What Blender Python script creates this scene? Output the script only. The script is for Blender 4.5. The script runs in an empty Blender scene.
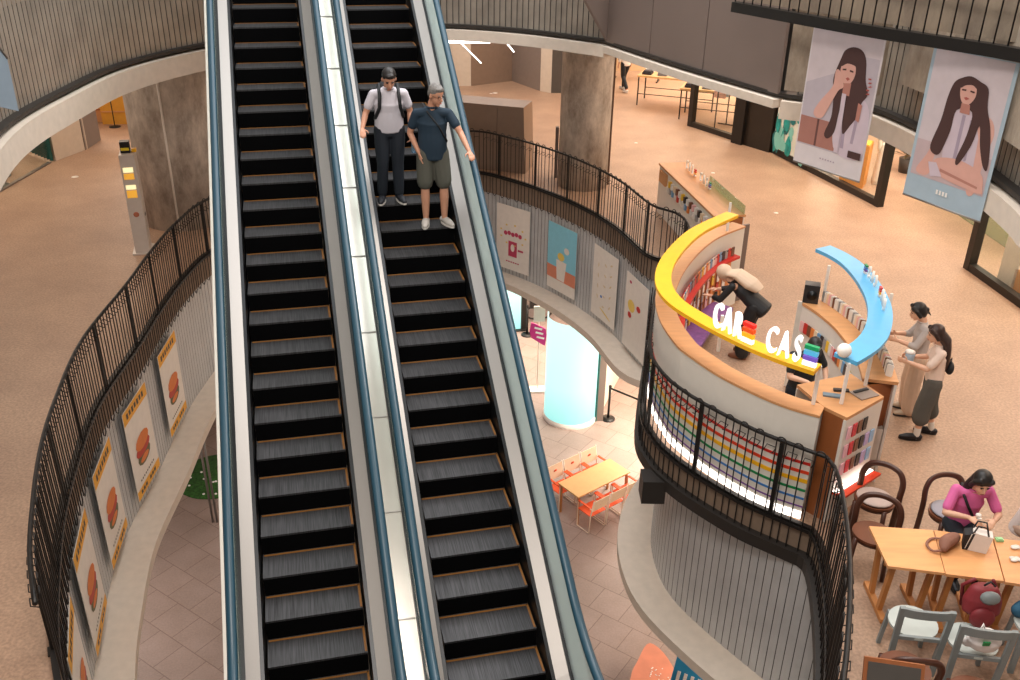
import bpy, bmesh, math, random
from mathutils import Vector, Matrix, noise
from mathutils.geometry import tessellate_polygon
random.seed(7)
D = bpy.data; SC = bpy.context.scene; COL = SC.collection
PI = math.pi
# ------------------------------------------------------------------ camera
F_PX, PITCH, ROLL, CAM_Z = 938.865, 0.4735, 0.0169, 6.7
_cp, _sp, _cr, _sr = math.cos(PITCH), math.sin(PITCH), math.cos(ROLL), math.sin(ROLL)
_A = [Vector((1, 0, 0)), Vector((0, _sp, _cp)), Vector((0, _cp, -_sp))]
RIGHT = _A[0]*_cr + _A[1]*_sr
UP = -_A[0]*_sr + _A[1]*_cr
FWD = _A[2]
cam_data = D.cameras.new('camera'); cam = D.objects.new('camera', cam_data); COL.objects.link(cam)
cam_data.sensor_width = 36; cam_data.lens = F_PX*36/1020; cam_data.clip_end = 200
M = Matrix.Identity(4)
for i in range(3):
    M[i][0] = RIGHT[i]; M[i][1] = UP[i]; M[i][2] = -FWD[i]
M[2][3] = CAM_Z
cam.matrix_world = M
SC.camera = cam

def ray(u, v): return RIGHT*((u-510)/F_PX) + UP*((340-v)/F_PX) + FWD
def at(u, v, z):
    d = ray(u, v); t = (z-CAM_Z)/d.z
    return Vector((d.x*t, d.y*t, z))
def far(u, v, dist):
    d = ray(u, v); t = dist/math.hypot(d.x, d.y)
    return Vector((d.x*t, d.y*t, CAM_Z+d.z*t))
# ------------------------------------------------------------------ view, world, lights
SC.view_settings.view_transform = 'Standard'; SC.view_settings.look = 'None'
SC.view_settings.exposure = 0.06; SC.view_settings.gamma = 1.0
SC.view_settings.use_curve_mapping = False
W = D.worlds.new('world'); SC.world = W; W.use_nodes = True
W.node_tree.nodes['Background'].inputs[0].default_value = (1.0, 0.93, 0.86, 1)
W.node_tree.nodes['Background'].inputs[1].default_value = 0.56
def area(loc, size, power, color=(1, .9, .8), rot=(0, 0, 0), spread=180, sy=None):
    l = D.lights.new('overhead_light', 'AREA'); l.energy = power; l.color = color
    l.shape = 'RECTANGLE'; l.size = size; l.size_y = sy or size; l.spread = math.radians(spread)
    o = D.objects.new('overhead_light', l); o.location = loc; o.rotation_euler = rot; COL.objects.link(o)
    return o
WARM = (1.0, .84, .69); NEUT = (1, .93, .87); COOL = (.80, .92, 1.0)
LIGHTS = [
    # under the upper floor, lighting the middle floor
    ((7.5, 20, 4.7), 4.5, 300, WARM), ((4.5, 25, 4.7), 4.5, 250, WARM), ((0, 27, 4.7), 4.0, 150, NEUT),
    ((9.5, 14, 4.7), 4, 270, WARM), ((8.0, 9, 4.7), 3, 130, WARM),
    ((-10, 15, 4.7), 4, 90, WARM), ((-9.5, 23, 4.7), 4, 130, WARM), ((-9, 9, 4.7), 4, 25, WARM),
    # high atrium ceiling lamps; the last is a fill placed to brighten the near drum
    ((4.5, 11, 12), 3.5, 620, NEUT), ((0, 14, 12.5), 9, 1000, (.93, .96, 1)), ((-1, 2.5, 11), 3.5, 720, NEUT),
    # under the middle floor, lighting the lower floor
    ((1.5, 23, -2.9), 3.5, 420, WARM), ((6, 19, -2.9), 4, 420, WARM), ((5.5, 11, -3.0), 3, 260, WARM), ((-2, 25, -2.9), 3, 120, NEUT), ((-8.5, 12, -2.9), 3, 150, NEUT),
]
for p, s, e, c in LIGHTS: area(p, s, e, c)

# ------------------------------------------------------------------ materials
def lin(h):
    if isinstance(h, str): c = [int(h[i:i+2], 16)/255 for i in (0, 2, 4)]
    else: c = [x/255 for x in h]
    return tuple((x/12.92 if x <= .04045 else ((x+.055)/1.055)**2.4) for x in c)+(1,)
MATS = {}
def mat(name, color, rough=.6, metal=0., emit=0., var=0., scale=8., bump=0., bscale=60., stretch=None, spec=.5, alpha=None):
    if name in MATS: return MATS[name]
    m = D.materials.new(name); m.use_nodes = True; nt = m.node_tree; b = nt.nodes['Principled BSDF']
    c = lin(color)
    b.inputs['Base Color'].default_value = c; b.inputs['Roughness'].default_value = rough
    b.inputs['Metallic'].default_value = metal; b.inputs['Specular IOR Level'].default_value = spec
    tc = nt.nodes.new('ShaderNodeTexCoord'); mp = nt.nodes.new('ShaderNodeMapping')
    nt.links.new(tc.outputs['Object'], mp.inputs[0])
    if stretch: mp.inputs['Scale'].default_value = stretch
    n = nt.nodes.new('ShaderNodeTexNoise'); n.inputs['Scale'].default_value = scale; n.inputs['Detail'].default_value = 5
    nt.links.new(mp.outputs[0], n.inputs['Vector'])
    v = var if var else .04
    r = nt.nodes.new('ShaderNodeValToRGB'); r.color_ramp.elements[0].position = .3; r.color_ramp.elements[1].position = .7
    r.color_ramp.elements[0].color = tuple(x*(1-v) for x in c[:3])+(1,)
    r.color_ramp.elements[1].color = tuple(min(1, x*(1+v)) for x in c[:3])+(1,)
    nt.links.new(n.outputs['Fac'], r.inputs[0]); nt.links.new(r.outputs[0], b.inputs['Base Color'])
    if bump:
        n2 = nt.nodes.new('ShaderNodeTexNoise'); n2.inputs['Scale'].default_value = bscale; n2.inputs['Detail'].default_value = 3
        nt.links.new(mp.outputs[0], n2.inputs['Vector'])
        bp = nt.nodes.new('ShaderNodeBump'); bp.inputs['Strength'].default_value = bump; bp.inputs['Distance'].default_value = .01
        nt.links.new(n2.outputs['Fac'], bp.inputs['Height']); nt.links.new(bp.outputs[0], b.inputs['Normal'])
    if emit:
        b.inputs['Emission Color'].default_value = c; b.inputs['Emission Strength'].default_value = emit
    MATS[name] = m; return m
def glass(name, tint, opac=.25, rough=.02, dif=.0):
    if name in MATS: return MATS[name]
    m = D.materials.new(name); m.use_nodes = True; nt = m.node_tree; nt.nodes.clear()
    o = nt.nodes.new('ShaderNodeOutputMaterial'); t = nt.nodes.new('ShaderNodeBsdfTransparent'); g = nt.nodes.new('ShaderNodeBsdfGlossy')
    g.inputs['Roughness'].default_value = rough; t.inputs[0].default_value = lin(tint); g.inputs[0].default_value = (1, 1, 1, 1)
    mx = nt.nodes.new('ShaderNodeMixShader'); mx.inputs[0].default_value = opac
    nt.links.new(t.outputs[0], mx.inputs[1]); nt.links.new(g.outputs[0], mx.inputs[2])
    last = mx
    if dif:
        d = nt.nodes.new('ShaderNodeBsdfDiffuse'); d.inputs[0].default_value = lin(tint)
        m2 = nt.nodes.new('ShaderNodeMixShader'); m2.inputs[0].default_value = dif
        nt.links.new(mx.outputs[0], m2.inputs[1]); nt.links.new(d.outputs[0], m2.inputs[2]); last = m2
    nt.links.new(last.outputs[0], o.inputs[0]); MATS[name] = m; return m
def floor_mat(name, c1, c2, speck, rough=.45, tile=0, joint=None, rot=0.):
    m = D.materials.new(name); m.use_nodes = True; nt = m.node_tree; b = nt.nodes['Principled BSDF']; N = nt.nodes.new; L = nt.links.new
    tc = N('ShaderNodeTexCoord'); n = N('ShaderNodeTexNoise'); n.inputs['Scale'].default_value = .9; n.inputs['Detail'].default_value = 6; n.inputs['Roughness'].default_value = .65
    L(tc.outputs['Object'], n.inputs['Vector'])
    r = N('ShaderNodeValToRGB'); r.color_ramp.elements[0].position = .35; r.color_ramp.elements[1].position = .68
    r.color_ramp.elements[0].color = lin(c1); r.color_ramp.elements[1].color = lin(c2); L(n.outputs['Fac'], r.inputs[0])
    s = N('ShaderNodeTexNoise'); s.inputs['Scale'].default_value = 30; s.inputs['Detail'].default_value = 4; L(tc.outputs['Object'], s.inputs['Vector'])
    sr_ = N('ShaderNodeValToRGB'); sr_.color_ramp.elements[0].position = .33; sr_.color_ramp.elements[1].position = .67
    sr_.color_ramp.elements[0].color = (1-speck,)*3+(1,); sr_.color_ramp.elements[1].color = (1, 1, 1, 1); L(s.outputs['Fac'], sr_.inputs[0])
    mx = N('ShaderNodeMix'); mx.data_type = 'RGBA'; mx.blend_type = 'MULTIPLY'; mx.inputs['Factor'].default_value = 1
    L(r.outputs[0], mx.inputs['A']); L(sr_.outputs[0], mx.inputs['B']); last = mx.outputs['Result']
    if tile:
        mp = N('ShaderNodeMapping'); mp.inputs['Rotation'].default_value = (0, 0, rot); L(tc.outputs['Object'], mp.inputs[0])
        bk = N('ShaderNodeTexBrick'); bk.inputs['Scale'].default_value = 1; bk.inputs['Brick Width'].default_value = tile; bk.inputs['Row Height'].default_value = tile
        bk.inputs['Mortar Size'].default_value = .006 if tile > .9 else .008; bk.inputs['Color1'].default_value = (1, 1, 1, 1); bk.inputs['Color2'].default_value = (.86, .86, .86, 1)
        bk.inputs['Mortar'].default_value = lin(joint); bk.inputs['Bias'].default_value = 0; L(mp.outputs[0], bk.inputs['Vector'])
        m3 = N('ShaderNodeMix'); m3.data_type = 'RGBA'; m3.blend_type = 'MULTIPLY'; m3.inputs['Factor'].default_value = 1
        L(last, m3.inputs['A']); L(bk.outputs['Color'], m3.inputs['B']); last = m3.outputs['Result']
    L(last, b.inputs['Base Color']); b.inputs['Roughness'].default_value = rough
    return m
def concrete_mat(name, c1, c2):
    m = D.materials.new(name); m.use_nodes = True; nt = m.node_tree; b = nt.nodes['Principled BSDF']; N = nt.nodes.new; L = nt.links.new
    tc = N('ShaderNodeTexCoord'); mp = N('ShaderNodeMapping'); mp.inputs['Scale'].default_value = (1, 1, .45); L(tc.outputs['Object'], mp.inputs[0])
    n = N('ShaderNodeTexNoise'); n.inputs['Scale'].default_value = 2.6; n.inputs['Detail'].default_value = 9; n.inputs['Roughness'].default_value = .72; L(mp.outputs[0], n.inputs['Vector'])
    r = N('ShaderNodeValToRGB'); e = r.color_ramp.elements; e[0].position = .34; e[1].position = .66; e[0].color = lin(c1); e[1].color = lin(c2); L(n.outputs['Fac'], r.inputs[0])
    L(r.outputs[0], b.inputs['Base Color']); b.inputs['Roughness'].default_value = .8
    bp = N('ShaderNodeBump'); bp.inputs['Strength'].default_value = .35; bp.inputs['Distance'].default_value = .03; L(n.outputs['Fac'], bp.inputs['Height']); L(bp.outputs[0], b.inputs['Normal'])
    MATS[name] = m; return m

# ------------------------------------------------------------------ mesh builder
class MB:
    def __init__(s): s.v = []; s.f = []; s.m = []; s.mats = []; s.cur = 0; s.sm = []; s.smooth = False
    def use(s, m):
        if m not in s.mats: s.mats.append(m)
        s.cur = s.mats.index(m); return s
    def face(s, idx): s.f.append(tuple(idx)); s.m.append(s.cur); s.sm.append(s.smooth)
    def add(s, vs): i = len(s.v); s.v += [Vector(p) for p in vs]; return i
    def poly(s, pts): i = s.add(pts); s.face(range(i, i+len(pts))); return s
    def box(s, c, d, rz=0., rx=0., ry=0.):
        R = Matrix.Rotation(rz, 3, 'Z') @ Matrix.Rotation(ry, 3, 'Y') @ Matrix.Rotation(rx, 3, 'X')
        h = [x/2 for x in d]; c = Vector(c)
        i = s.add([c+R @ Vector((a*h[0], b*h[1], e*h[2])) for e in (-1, 1) for a, b in ((-1, -1), (1, -1), (1, 1), (-1, 1))])
        for q in ((3, 2, 1, 0), (4, 5, 6, 7), (0, 1, 5, 4), (1, 2, 6, 5), (2, 3, 7, 6), (3, 0, 4, 7)): s.face([i+k for k in q])
        return s
    def bar(s, a, b, w, h, up=(0, 0, 1)):
        a = Vector(a); b = Vector(b); d = (b-a).normalized(); up = Vector(up)
        if abs(d.dot(up)) > .98: up = Vector((0, 1, 0))
        x = d.cross(up).normalized(); y = x.cross(d)
        i = s.add([p+x*(sx*w/2)+y*(sy*h/2) for p in (a, b) for sx, sy in ((-1, -1), (1, -1), (1, 1), (-1, 1))])
        for q in ((0, 1, 2, 3), (7, 6, 5, 4), (1, 0, 4, 5), (2, 1, 5, 6), (3, 2, 6, 7), (0, 3, 7, 4)): s.face([i+k for k in q])
        return s
    def tube(s, pts, r, n=8, cap=True, closed=False, flat=None):
        pts = [Vector(p) for p in pts]; N = len(pts)
        rs = r if isinstance(r, (list, tuple)) else [r]*N
        sm = s.smooth; s.smooth = True
        rings = []; ref = None
        for k, p in enumerate(pts):
            if closed: d = pts[(k+1) % N]-pts[k-1]
            else: d = pts[min(k+1, N-1)]-pts[max(k-1, 0)]
            d = d.normalized() if d.length > 1e-9 else Vector((0, 0, 1))
            if ref is None: ref = Vector((0, 0, 1)) if abs(d.z) < .9 else Vector((1, 0, 0))
            x = ref - d*ref.dot(d)
            if x.length < 1e-6: x = Vector((1, 0, 0)) - d*d.x
            x.normalize(); ref = x; y = d.cross(x)
            ring = []
            for j in range(n):
                a = 2*PI*j/n; o = x*math.cos(a)+y*math.sin(a)
                o *= rs[k]
                if flat: ax = Vector(flat[0]).normalized(); o = o + ax*(o.dot(ax)*(flat[1]-1))
                ring.append(p+o)
            rings.append(s.add(ring))
        for k in range(N-(0 if closed else 1)):
            a = rings[k]; b = rings[(k+1) % N]
            for j in range(n): s.face((a+j, a+(j+1) % n, b+(j+1) % n, b+j))
        if cap and not closed:
            s.face([rings[0]+j for j in range(n-1, -1, -1)]); s.face([rings[-1]+j for j in range(n)])
        s.smooth = sm; return s
    def ball(s, c, r, n=12, m=8, R=None):
        c = Vector(c); r = (r,)*3 if isinstance(r, (int, float)) else r; sm = s.smooth; s.smooth = True
        R = R or Matrix.Identity(3)
        top = s.add([c+R @ Vector((0, 0, r[2]))]); rows = []
        for i in range(1, m):
            t = PI*i/m
            rows.append(s.add([c+R @ Vector((r[0]*math.sin(t)*math.cos(2*PI*j/n), r[1]*math.sin(t)*math.sin(2*PI*j/n), r[2]*math.cos(t))) for j in range(n)]))
        bot = s.add([c+R @ Vector((0, 0, -r[2]))])
        for j in range(n): s.face((top, rows[0]+j, rows[0]+(j+1) % n)); s.face((bot, rows[-1]+(j+1) % n, rows[-1]+j))
        for a, b in zip(rows, rows[1:]):
            for j in range(n): s.face((a+j, b+j, b+(j+1) % n, a+(j+1) % n))
        s.smooth = sm; return s
    def lathe(s, c, prof, n=24, a0=0, a1=2*PI):
        c = Vector(c); full = abs(a1-a0-2*PI) < 1e-6; k = n if full else n+1; sm = s.smooth; s.smooth = True
        rows = [s.add([c+Vector((r*math.cos(a0+(a1-a0)*j/n), r*math.sin(a0+(a1-a0)*j/n), z)) for j in range(k)]) for r, z in prof]
        for a, b in zip(rows, rows[1:]):
            for j in range(n): s.face((a+j, a+(j+1) % k, b+(j+1) % k, b+j))
        if full and prof[0][0] > 1e-4: s.face([rows[0]+j for j in range(n-1, -1, -1)])
        if full and prof[-1][0] > 1e-4: s.face([rows[-1]+j for j in range(n)])
        s.smooth = sm; return s
    def prism(s, outline, z0, z1):   # outline: 2-D points; vertical extrusion
        n = len(outline); i = s.add([(p[0], p[1], z0) for p in outline]+[(p[0], p[1], z1) for p in outline])
        tri = tessellate_polygon([[Vector((p[0], p[1], 0)) for p in outline]])
        for t in tri: s.face((i+t[2], i+t[1], i+t[0])); s.face((i+n+t[0], i+n+t[1], i+n+t[2]))
        for k in range(n): s.face((i+k, i+(k+1) % n, i+n+(k+1) % n, i+n+k))
        return s
    def slab3(s, pts, off):          # polygon in space thickened by the vector off
        off = Vector(off); n = len(pts); i = s.add([Vector(p) for p in pts]+[Vector(p)+off for p in pts])
        for t in tessellate_polygon([[Vector(p) for p in pts]]): s.face((i+t[0], i+t[1], i+t[2])); s.face((i+n+t[2], i+n+t[1], i+n+t[0]))
        for k in range(n): s.face((i+k, i+(k+1) % n, i+n+(k+1) % n, i+n+k))
        return s
    def strip(s, path, prof, closed_prof=True, closed=False):
        # sweep a profile [(sideways, up)] along a plan path [(x,y,z)]
        P = [Vector(p) for p in path]; N = len(P); rows = []
        for k in range(N):
            d = (P[(k+1) % N]-P[k-1]) if closed else (P[min(k+1, N-1)]-P[max(k-1, 0)]); d.z = 0; d.normalize(); nrm = Vector((d.y, -d.x, 0))
            rows.append(s.add([P[k]+nrm*a+Vector((0, 0, b)) for a, b in prof]))
        n = len(prof); last = n if closed_prof else n-1
        for k in range(N-(0 if closed else 1)):
            a = rows[k]; b = rows[(k+1) % N]
            for j in range(last): s.face((a+j, b+j, b+(j+1) % n, a+(j+1) % n))
        if closed_prof and not closed:
            s.face([rows[0]+j for j in range(n)]); s.face([rows[-1]+j for j in range(n-1, -1, -1)])
        return s
    def build(s, name, parent=None, m=None, **kw):
        me = D.meshes.new(name); me.from_pydata([tuple(v) for v in s.v], [], s.f)
        ms = s.mats or ([m] if m else [])
        for x in ms: me.materials.append(x)
        for p, mi, sm in zip(me.polygons, s.m, s.sm): p.material_index = mi if s.mats else 0; p.use_smooth = sm
        bm = bmesh.new(); bm.from_mesh(me); bmesh.ops.recalc_face_normals(bm, faces=bm.faces); bm.to_mesh(me); bm.free()
        me.update(); o = D.objects.new(name, me); COL.objects.link(o)
        if parent is not None: o.parent = parent
        for k, v in kw.items(): o[k] = v
        return o
def thing(name, label, cat, loc=(0, 0, 0), rz=0., group=None):
    o = D.objects.new(name, None); o.empty_display_size = .1; COL.objects.link(o); o.location = loc; o.rotation_euler = (0, 0, rz)
    o['label'] = label; o['category'] = cat
    if group: o['group'] = group
    return o
def tag(o, label, cat, group=None, kind=None):
    o['label'] = label; o['category'] = cat
    if group: o['group'] = group
    if kind: o['kind'] = kind
    return o
def dup(root, loc=None, rz=None, label=None):
    r = root.copy(); COL.objects.link(r)
    if loc is not None: r.location = loc
    if rz is not None: r.rotation_euler = (0, 0, rz)
    if label: r['label'] = label
    for ch in list(root.children):
        c = ch.copy(); COL.objects.link(c); c.parent = r
        for g in list(ch.children):
            d = g.copy(); COL.objects.link(d); d.parent = c
    return r
def struct(o): o['kind'] = 'structure'; return o
def crm(pts, n=12, closed=False):   # Catmull-Rom
    P = [Vector(p) for p in pts]; out = []; N = len(P)
    for i in range(N if closed else N-1):
        if closed: a, b, c, d = P[i-1], P[i], P[(i+1) % N], P[(i+2) % N]
        else: a, b, c, d = P[max(i-1, 0)], P[i], P[i+1], P[min(i+2, N-1)]
        for k in range(n):
            t = k/n; out.append(.5*((2*b)+(c-a)*t+(2*a-5*b+4*c-d)*t*t+(3*b-a-3*c+d)*t**3))
    if not closed: out.append(P[-1])
    return out
def resample(P, step):
    out = [P[0].copy()]; need = step
    for a, b in zip(P, P[1:]):
        L = (b-a).length; pos = 0
        while L-pos >= need: pos += need; out.append(a.lerp(b, pos/L)); need = step
        need -= (L-pos)
    return out
def offset(P, d):
    out = []
    for k in range(len(P)):
        t = P[min(k+1, len(P)-1)]-P[max(k-1, 0)]; t.z = 0; t.normalize(); out.append(P[k]+Vector((t.y, -t.x, 0))*d)
    return out
def text_mesh(txt, size, extrude=.004, bold=False):
    c = D.curves.new('txt', 'FONT'); c.body = txt; c.size = size; c.extrude = extrude; c.align_x = 'CENTER'; c.align_y = 'CENTER'
    o = D.objects.new('txt', c); COL.objects.link(o)
    dg = bpy.context.evaluated_depsgraph_get(); me = D.meshes.new_from_object(o.evaluated_get(dg)); D.objects.remove(o); 
    return me

# ------------------------------------------------------------------ palette
m_floor = floor_mat('terrazzo floor', 'ad8c74', 'bf9d82', .34, .5)
m_lower = floor_mat('lower stone floor', '9a857a', 'aa948a', .15, .5, tile=.62, joint=(205, 198, 194), rot=.6)
m_conc = concrete_mat('raw concrete', '8d8074', 'd6cabc')
m_concd = concrete_mat('board marked concrete', '8a7c6e', 'bcae9b')
m_corr = mat('corrugated steel', 'bdbdbd', .42, .15, var=.08, scale=3)
m_groove = mat('corrugation groove', '55504b', .6, .3)
m_ledge = mat('ledge plaster', 'd6c8b8', .75, var=.05)
m_soff = mat('soffit plaster', 'c6b7a6', .7, var=.04)
m_slab = mat('slab edge', '84705f', .8, var=.08)
m_black = mat('black steel', '24211f', .42, .4)
m_dark = mat('dark steel beam', '34302d', .5, .3)
m_panel = mat('brown grey cladding', '7b6c64', .55, .1, var=.03, scale=1.5)
m_white = mat('white paint', 'e8e0d6', .5)
m_steel = mat('brushed stainless', '938e89', .46, .85, var=.05, scale=40, stretch=(60, .5, 1))
m_skirt = mat('black skirt', '121416', .35, .2)
m_rubber = mat('teal black handrail rubber', '1b4050', .36, spec=.5)
m_tread = mat('step tread', '444344', .5, .5, var=.5, scale=3, stretch=(40, 1, 1))
m_riser = mat('step riser', '030304', .85, spec=.08)
m_yellow = mat('yellow demarcation', '85561f', .6)
m_glass_sheen = glass('balustrade glass', 'eef9f9', .20, .10, .52)  # pale diffuse share paints in the bright reflections on the outer right glass
m_glassc = glass('clear balustrade glass', 'e6efec', .10, .05, .06)
m_glass = glass('clear glass', 'fafdfb', .035)
m_corru = mat('corrugated steel warm', '9f968a', .38, .45, var=.2, scale=2.5)
m_orng = mat('orange wood', 'd29a68', .5, var=.06, scale=3, stretch=(1, 8, 1))
# ================================================================== the ring opening
RAIL = 1.0
left_px = [(64, 720), (52, 680), (38, 620), (30, 560), (32, 510), (40, 450), (55, 400), (82, 340), (125, 286), (151, 251), (177, 222), (210, 198)]
far_px = [(470, 131), (511, 138), (552, 150), (590, 165), (622, 182), (652, 205)]
bulge_px = [(656, 290), (650, 346), (662, 372), (681, 389), (710, 407), (755, 430), (783, 441), (815, 453), (829, 458), (838, 475), (846, 515), (850, 560), (850, 600), (847, 650), (843, 700)]
g0 = lambda L: [Vector(at(u, v, RAIL).to_2d().to_3d()) for u, v in L]
LP, FP, BP = g0(left_px), g0(far_px), g0(bulge_px)
path_left = crm([Vector((-3.1, 4.4, 0))]+LP+[Vector((-4.6, 18.7, 0)), Vector((-3.9, 20.2, 0)), Vector((-2.6, 21.2, 0))], 8)
path_far = crm([Vector((-2.6, 21.2, 0)), *FP, Vector((3.0, 16.3, 0)), Vector((3.12, 15.6, 0)), Vector((2.9, 14.5, 0)), Vector((2.5, 13.6, 0)), BP[0]], 8)
path_bulge = crm(BP[:9], 8)+crm([BP[8]]+BP[9:]+[Vector((2.45, 4.4, 0))], 8)[1:]
loop = resample(path_left+path_far[1:]+path_bulge[1:], .12)
OUT = [Vector((-22, -4, 0)), Vector((-30, 60, 0)), Vector((30, 60, 0)), Vector((22, -4, 0))]
def holed_slab(mb, outer, hole, z0, z1, m_top, m_side, m_bot):
    a = [Vector((p.x, p.y, 0)) for p in outer]; h = [Vector((p.x, p.y, 0)) for p in hole]
    al = a+h; tris = tessellate_polygon([a, h])
    i = mb.add([(p.x, p.y, z1) for p in al]+[(p.x, p.y, z0) for p in al]); n = len(al)
    for t in tris:
        mb.use(m_top).face((i+t[0], i+t[1], i+t[2])); mb.use(m_bot).face((i+n+t[2], i+n+t[1], i+n+t[0]))
    k0 = len(a); m = len(h); mb.use(m_side)
    for k in range(m): q = k0+k; r = k0+(k+1) % m; mb.face((i+q, i+r, i+n+r, i+n+q))
    return mb
mb = MB(); holed_slab(mb, OUT, loop, -.33, 0, m_floor, m_slab, m_soff)
struct(mb.build('floor'))
mb = MB(); mb.use(m_lower).poly([(-24, -2, -5.6), (24, -2, -5.6), (24, 40, -5.6), (-24, 40, -5.6)]); struct(mb.build('floor_lower'))
# ---- dark beam under the slab edge, corrugated drum wall, ledge
def corrugated(path, z0, z1, pitch=.115, depth=.016, gw=.010, inset=0., cm=None):
    P = resample(offset(path, -inset) if inset else path, pitch); mb = MB()
    for a, b in zip(P, P[1:]):
        d = (b-a).normalized(); n = Vector((d.y, -d.x, 0)); L = (b-a).length
        q = [a, a-n*depth, a+d*gw-n*depth, a+d*gw, a+d*(L*.5)+n*.004, b]
        for k, (s, e) in enumerate(zip(q, q[1:])):
            mb.use(m_groove if k < 3 else (cm or m_corr))
            mb.poly([(s.x, s.y, z0), (e.x, e.y, z0), (e.x, e.y, z1), (s.x, s.y, z1)])
    return mb
# paths run clockwise seen from above (left side upward, then right), so +offset points into the opening? keep the sign in one place
IN = 1     # offset(path, +) = towards the opening
near_drum = [p for p in path_bulge if True]
drum = [p for p in resample(path_far, .15) if p.y > 14.8 or p.x < 1]+crm([Vector((x, y, 0)) for x, y in ((3.1, 13.8), (2.75, 12.95), (2.34, 12.1), (2.14, 11.3), (2.13, 10.6), (2.27, 9.98), (2.62, 9.36), (3.05, 8.75), (3.36, 8.36), (3.7, 8.1), (4.4, 7.9))], 8)
for name, pth, ins in (('wall_left', path_left, .06), ('wall_kiosk', drum, .04)):
    struct(corrugated(resample(pth, .1), -2.4, -.44, inset=ins).build(name))
mb = MB().use(m_dark)
mb.strip(resample(path_bulge, .15), [(-.3, -.47), (.10, -.47), (.10, -.31), (-.3, -.31)])
q_ = at(644, 484, -.45); mb.box((q_.x+.12, q_.y+.05, -.52), (.3, .3, .34))
struct(mb.build('trim_1'))
mb = MB().use(m_slab)
mb.strip(resample(path_left+path_far[1:], .15), [(-.2, -.45), (.0, -.45), (.0, -.33), (-.2, -.33)])
struct(mb.build('trim_2'))
prof_ledge = [(-.35, -2.40), (.42, -2.40), (.42, -2.56), (-.35, -2.56)]
struct(MB().use(m_ledge).strip(resample(path_left, .15), prof_ledge).build('trim_3'))
struct(MB().use(m_ledge).strip(resample(drum, .15), [(-.35, -2.40), (.46, -2.40), (.46, -2.56), (-.35, -2.56)]).build('trim_4'))
# soffit of the lower ceiling behind the ledge
mb = MB(); holed_slab(mb, OUT, resample(path_left+path_far[1:]+path_bulge[1:], .3), -2.75, -2.56, m_soff, m_soff, m_soff); struct(mb.build('ceiling_lower'))

# ================================================================== railings
def railing(name, path, label, post_step, post_phase=.3, period=.22, skip=None):
    root = thing(name, label, 'railing', tuple(path[0]))
    o = path[0]; P = resample(path, .05); P = [p-o for p in P]; OFF = .05
    Q = offset(P, OFF)
    MB().use(m_black).tube([p+Vector((0, 0, RAIL)) for p in P[::4]], .024, 8).build('handrail', root)
    MB().use(m_black).strip(P[::4], [(-.03, -.0), (.03, -.0), (.03, .045), (-.03, .045)]).build('bottom_rail', root)
    MB().use(m_black).strip([q for q in Q[::4]], [(-.008, -.02), (.010, -.02), (.010, .02), (-.008, .02)]).build('lower_bar', root)
    L = .05*(len(P)-1); s = post_phase
    while s < L:
        k = min(int(s/.05), len(P)-2); d = (P[k+1]-P[k]).normalized(); a = math.atan2(d.y, d.x)
        MB().use(m_black).box(P[k]+Vector((0, 0, .49)), (.05, .03, .98), rz=a).box(P[k]+Vector((0, 0, .01)), (.12, .1, .02), rz=a).build('post', root)
        s += post_step
    s = .06; n = 0
    while s+.11 < L and n < 98:
        k = int(s/.05); a = Q[k]; b = Q[min(k+2, len(Q)-1)]; d = (b-a).normalized()*.11; b = a+d; c = (a+b)/2
        m2 = Vector((-d.y, d.x, 0)).normalized()*.10
        mb = MB().use(m_black); pts = [a+Vector((0, 0, -.42)), a+Vector((0, 0, RAIL+.02))]
        for t in range(1, 6): th = PI*t/6; pts.append(c-d/2*math.cos(th)+Vector((0, 0, RAIL+.02+.055*math.sin(th))))
        pts += [b+Vector((0, 0, RAIL+.02)), b+Vector((0, 0, -.42))]
        mb.tube(pts, .0085, 5, cap=False)
        pts = [a+m2+Vector((0, 0, RAIL-.02)), a+m2+Vector((0, 0, RAIL-.12))]
        pts = [b+Vector((0, 0, RAIL-.16)), b+m2*.3+Vector((0, 0, RAIL-.18)), b+m2+Vector((0, 0, RAIL-.14)), b+d+m2+Vector((0, 0, RAIL-.14)), b+d+m2*.3+Vector((0, 0, RAIL-.18)), b+d+Vector((0, 0, RAIL-.16))]
        mb.tube(pts, .007, 4, cap=False)
        # small hook at the foot
        mb.tube([a+Vector((0, 0, -.42)), c+Vector((0, 0, -.47)), b+Vector((0, 0, -.42))], .0085, 5, cap=False)
        mb.build('baluster_loop', root); s += period; n += 1
    return root
cut = lambda P, y0, y1: [p for p in P if y0 <= p.y <= y1]
railing('ring_railing', [p for p in resample(path_left, .05) if p.y > 5.2 and not p.x > -4.0], 'long curved black steel railing left of the escalators, beside the burger posters', 1.28, .5, .2)
railing('ring_railing', [p for p in resample(path_far, .05) if p.x > -1.9 or p.y < 20], 'curved black steel railing behind the two men, above the drink posters', 1.12, .62)
railing('ring_railing', resample(path_bulge, .05), 'black steel railing curving around the round white kiosk counter', 1.15, 1.1, .22)

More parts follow.
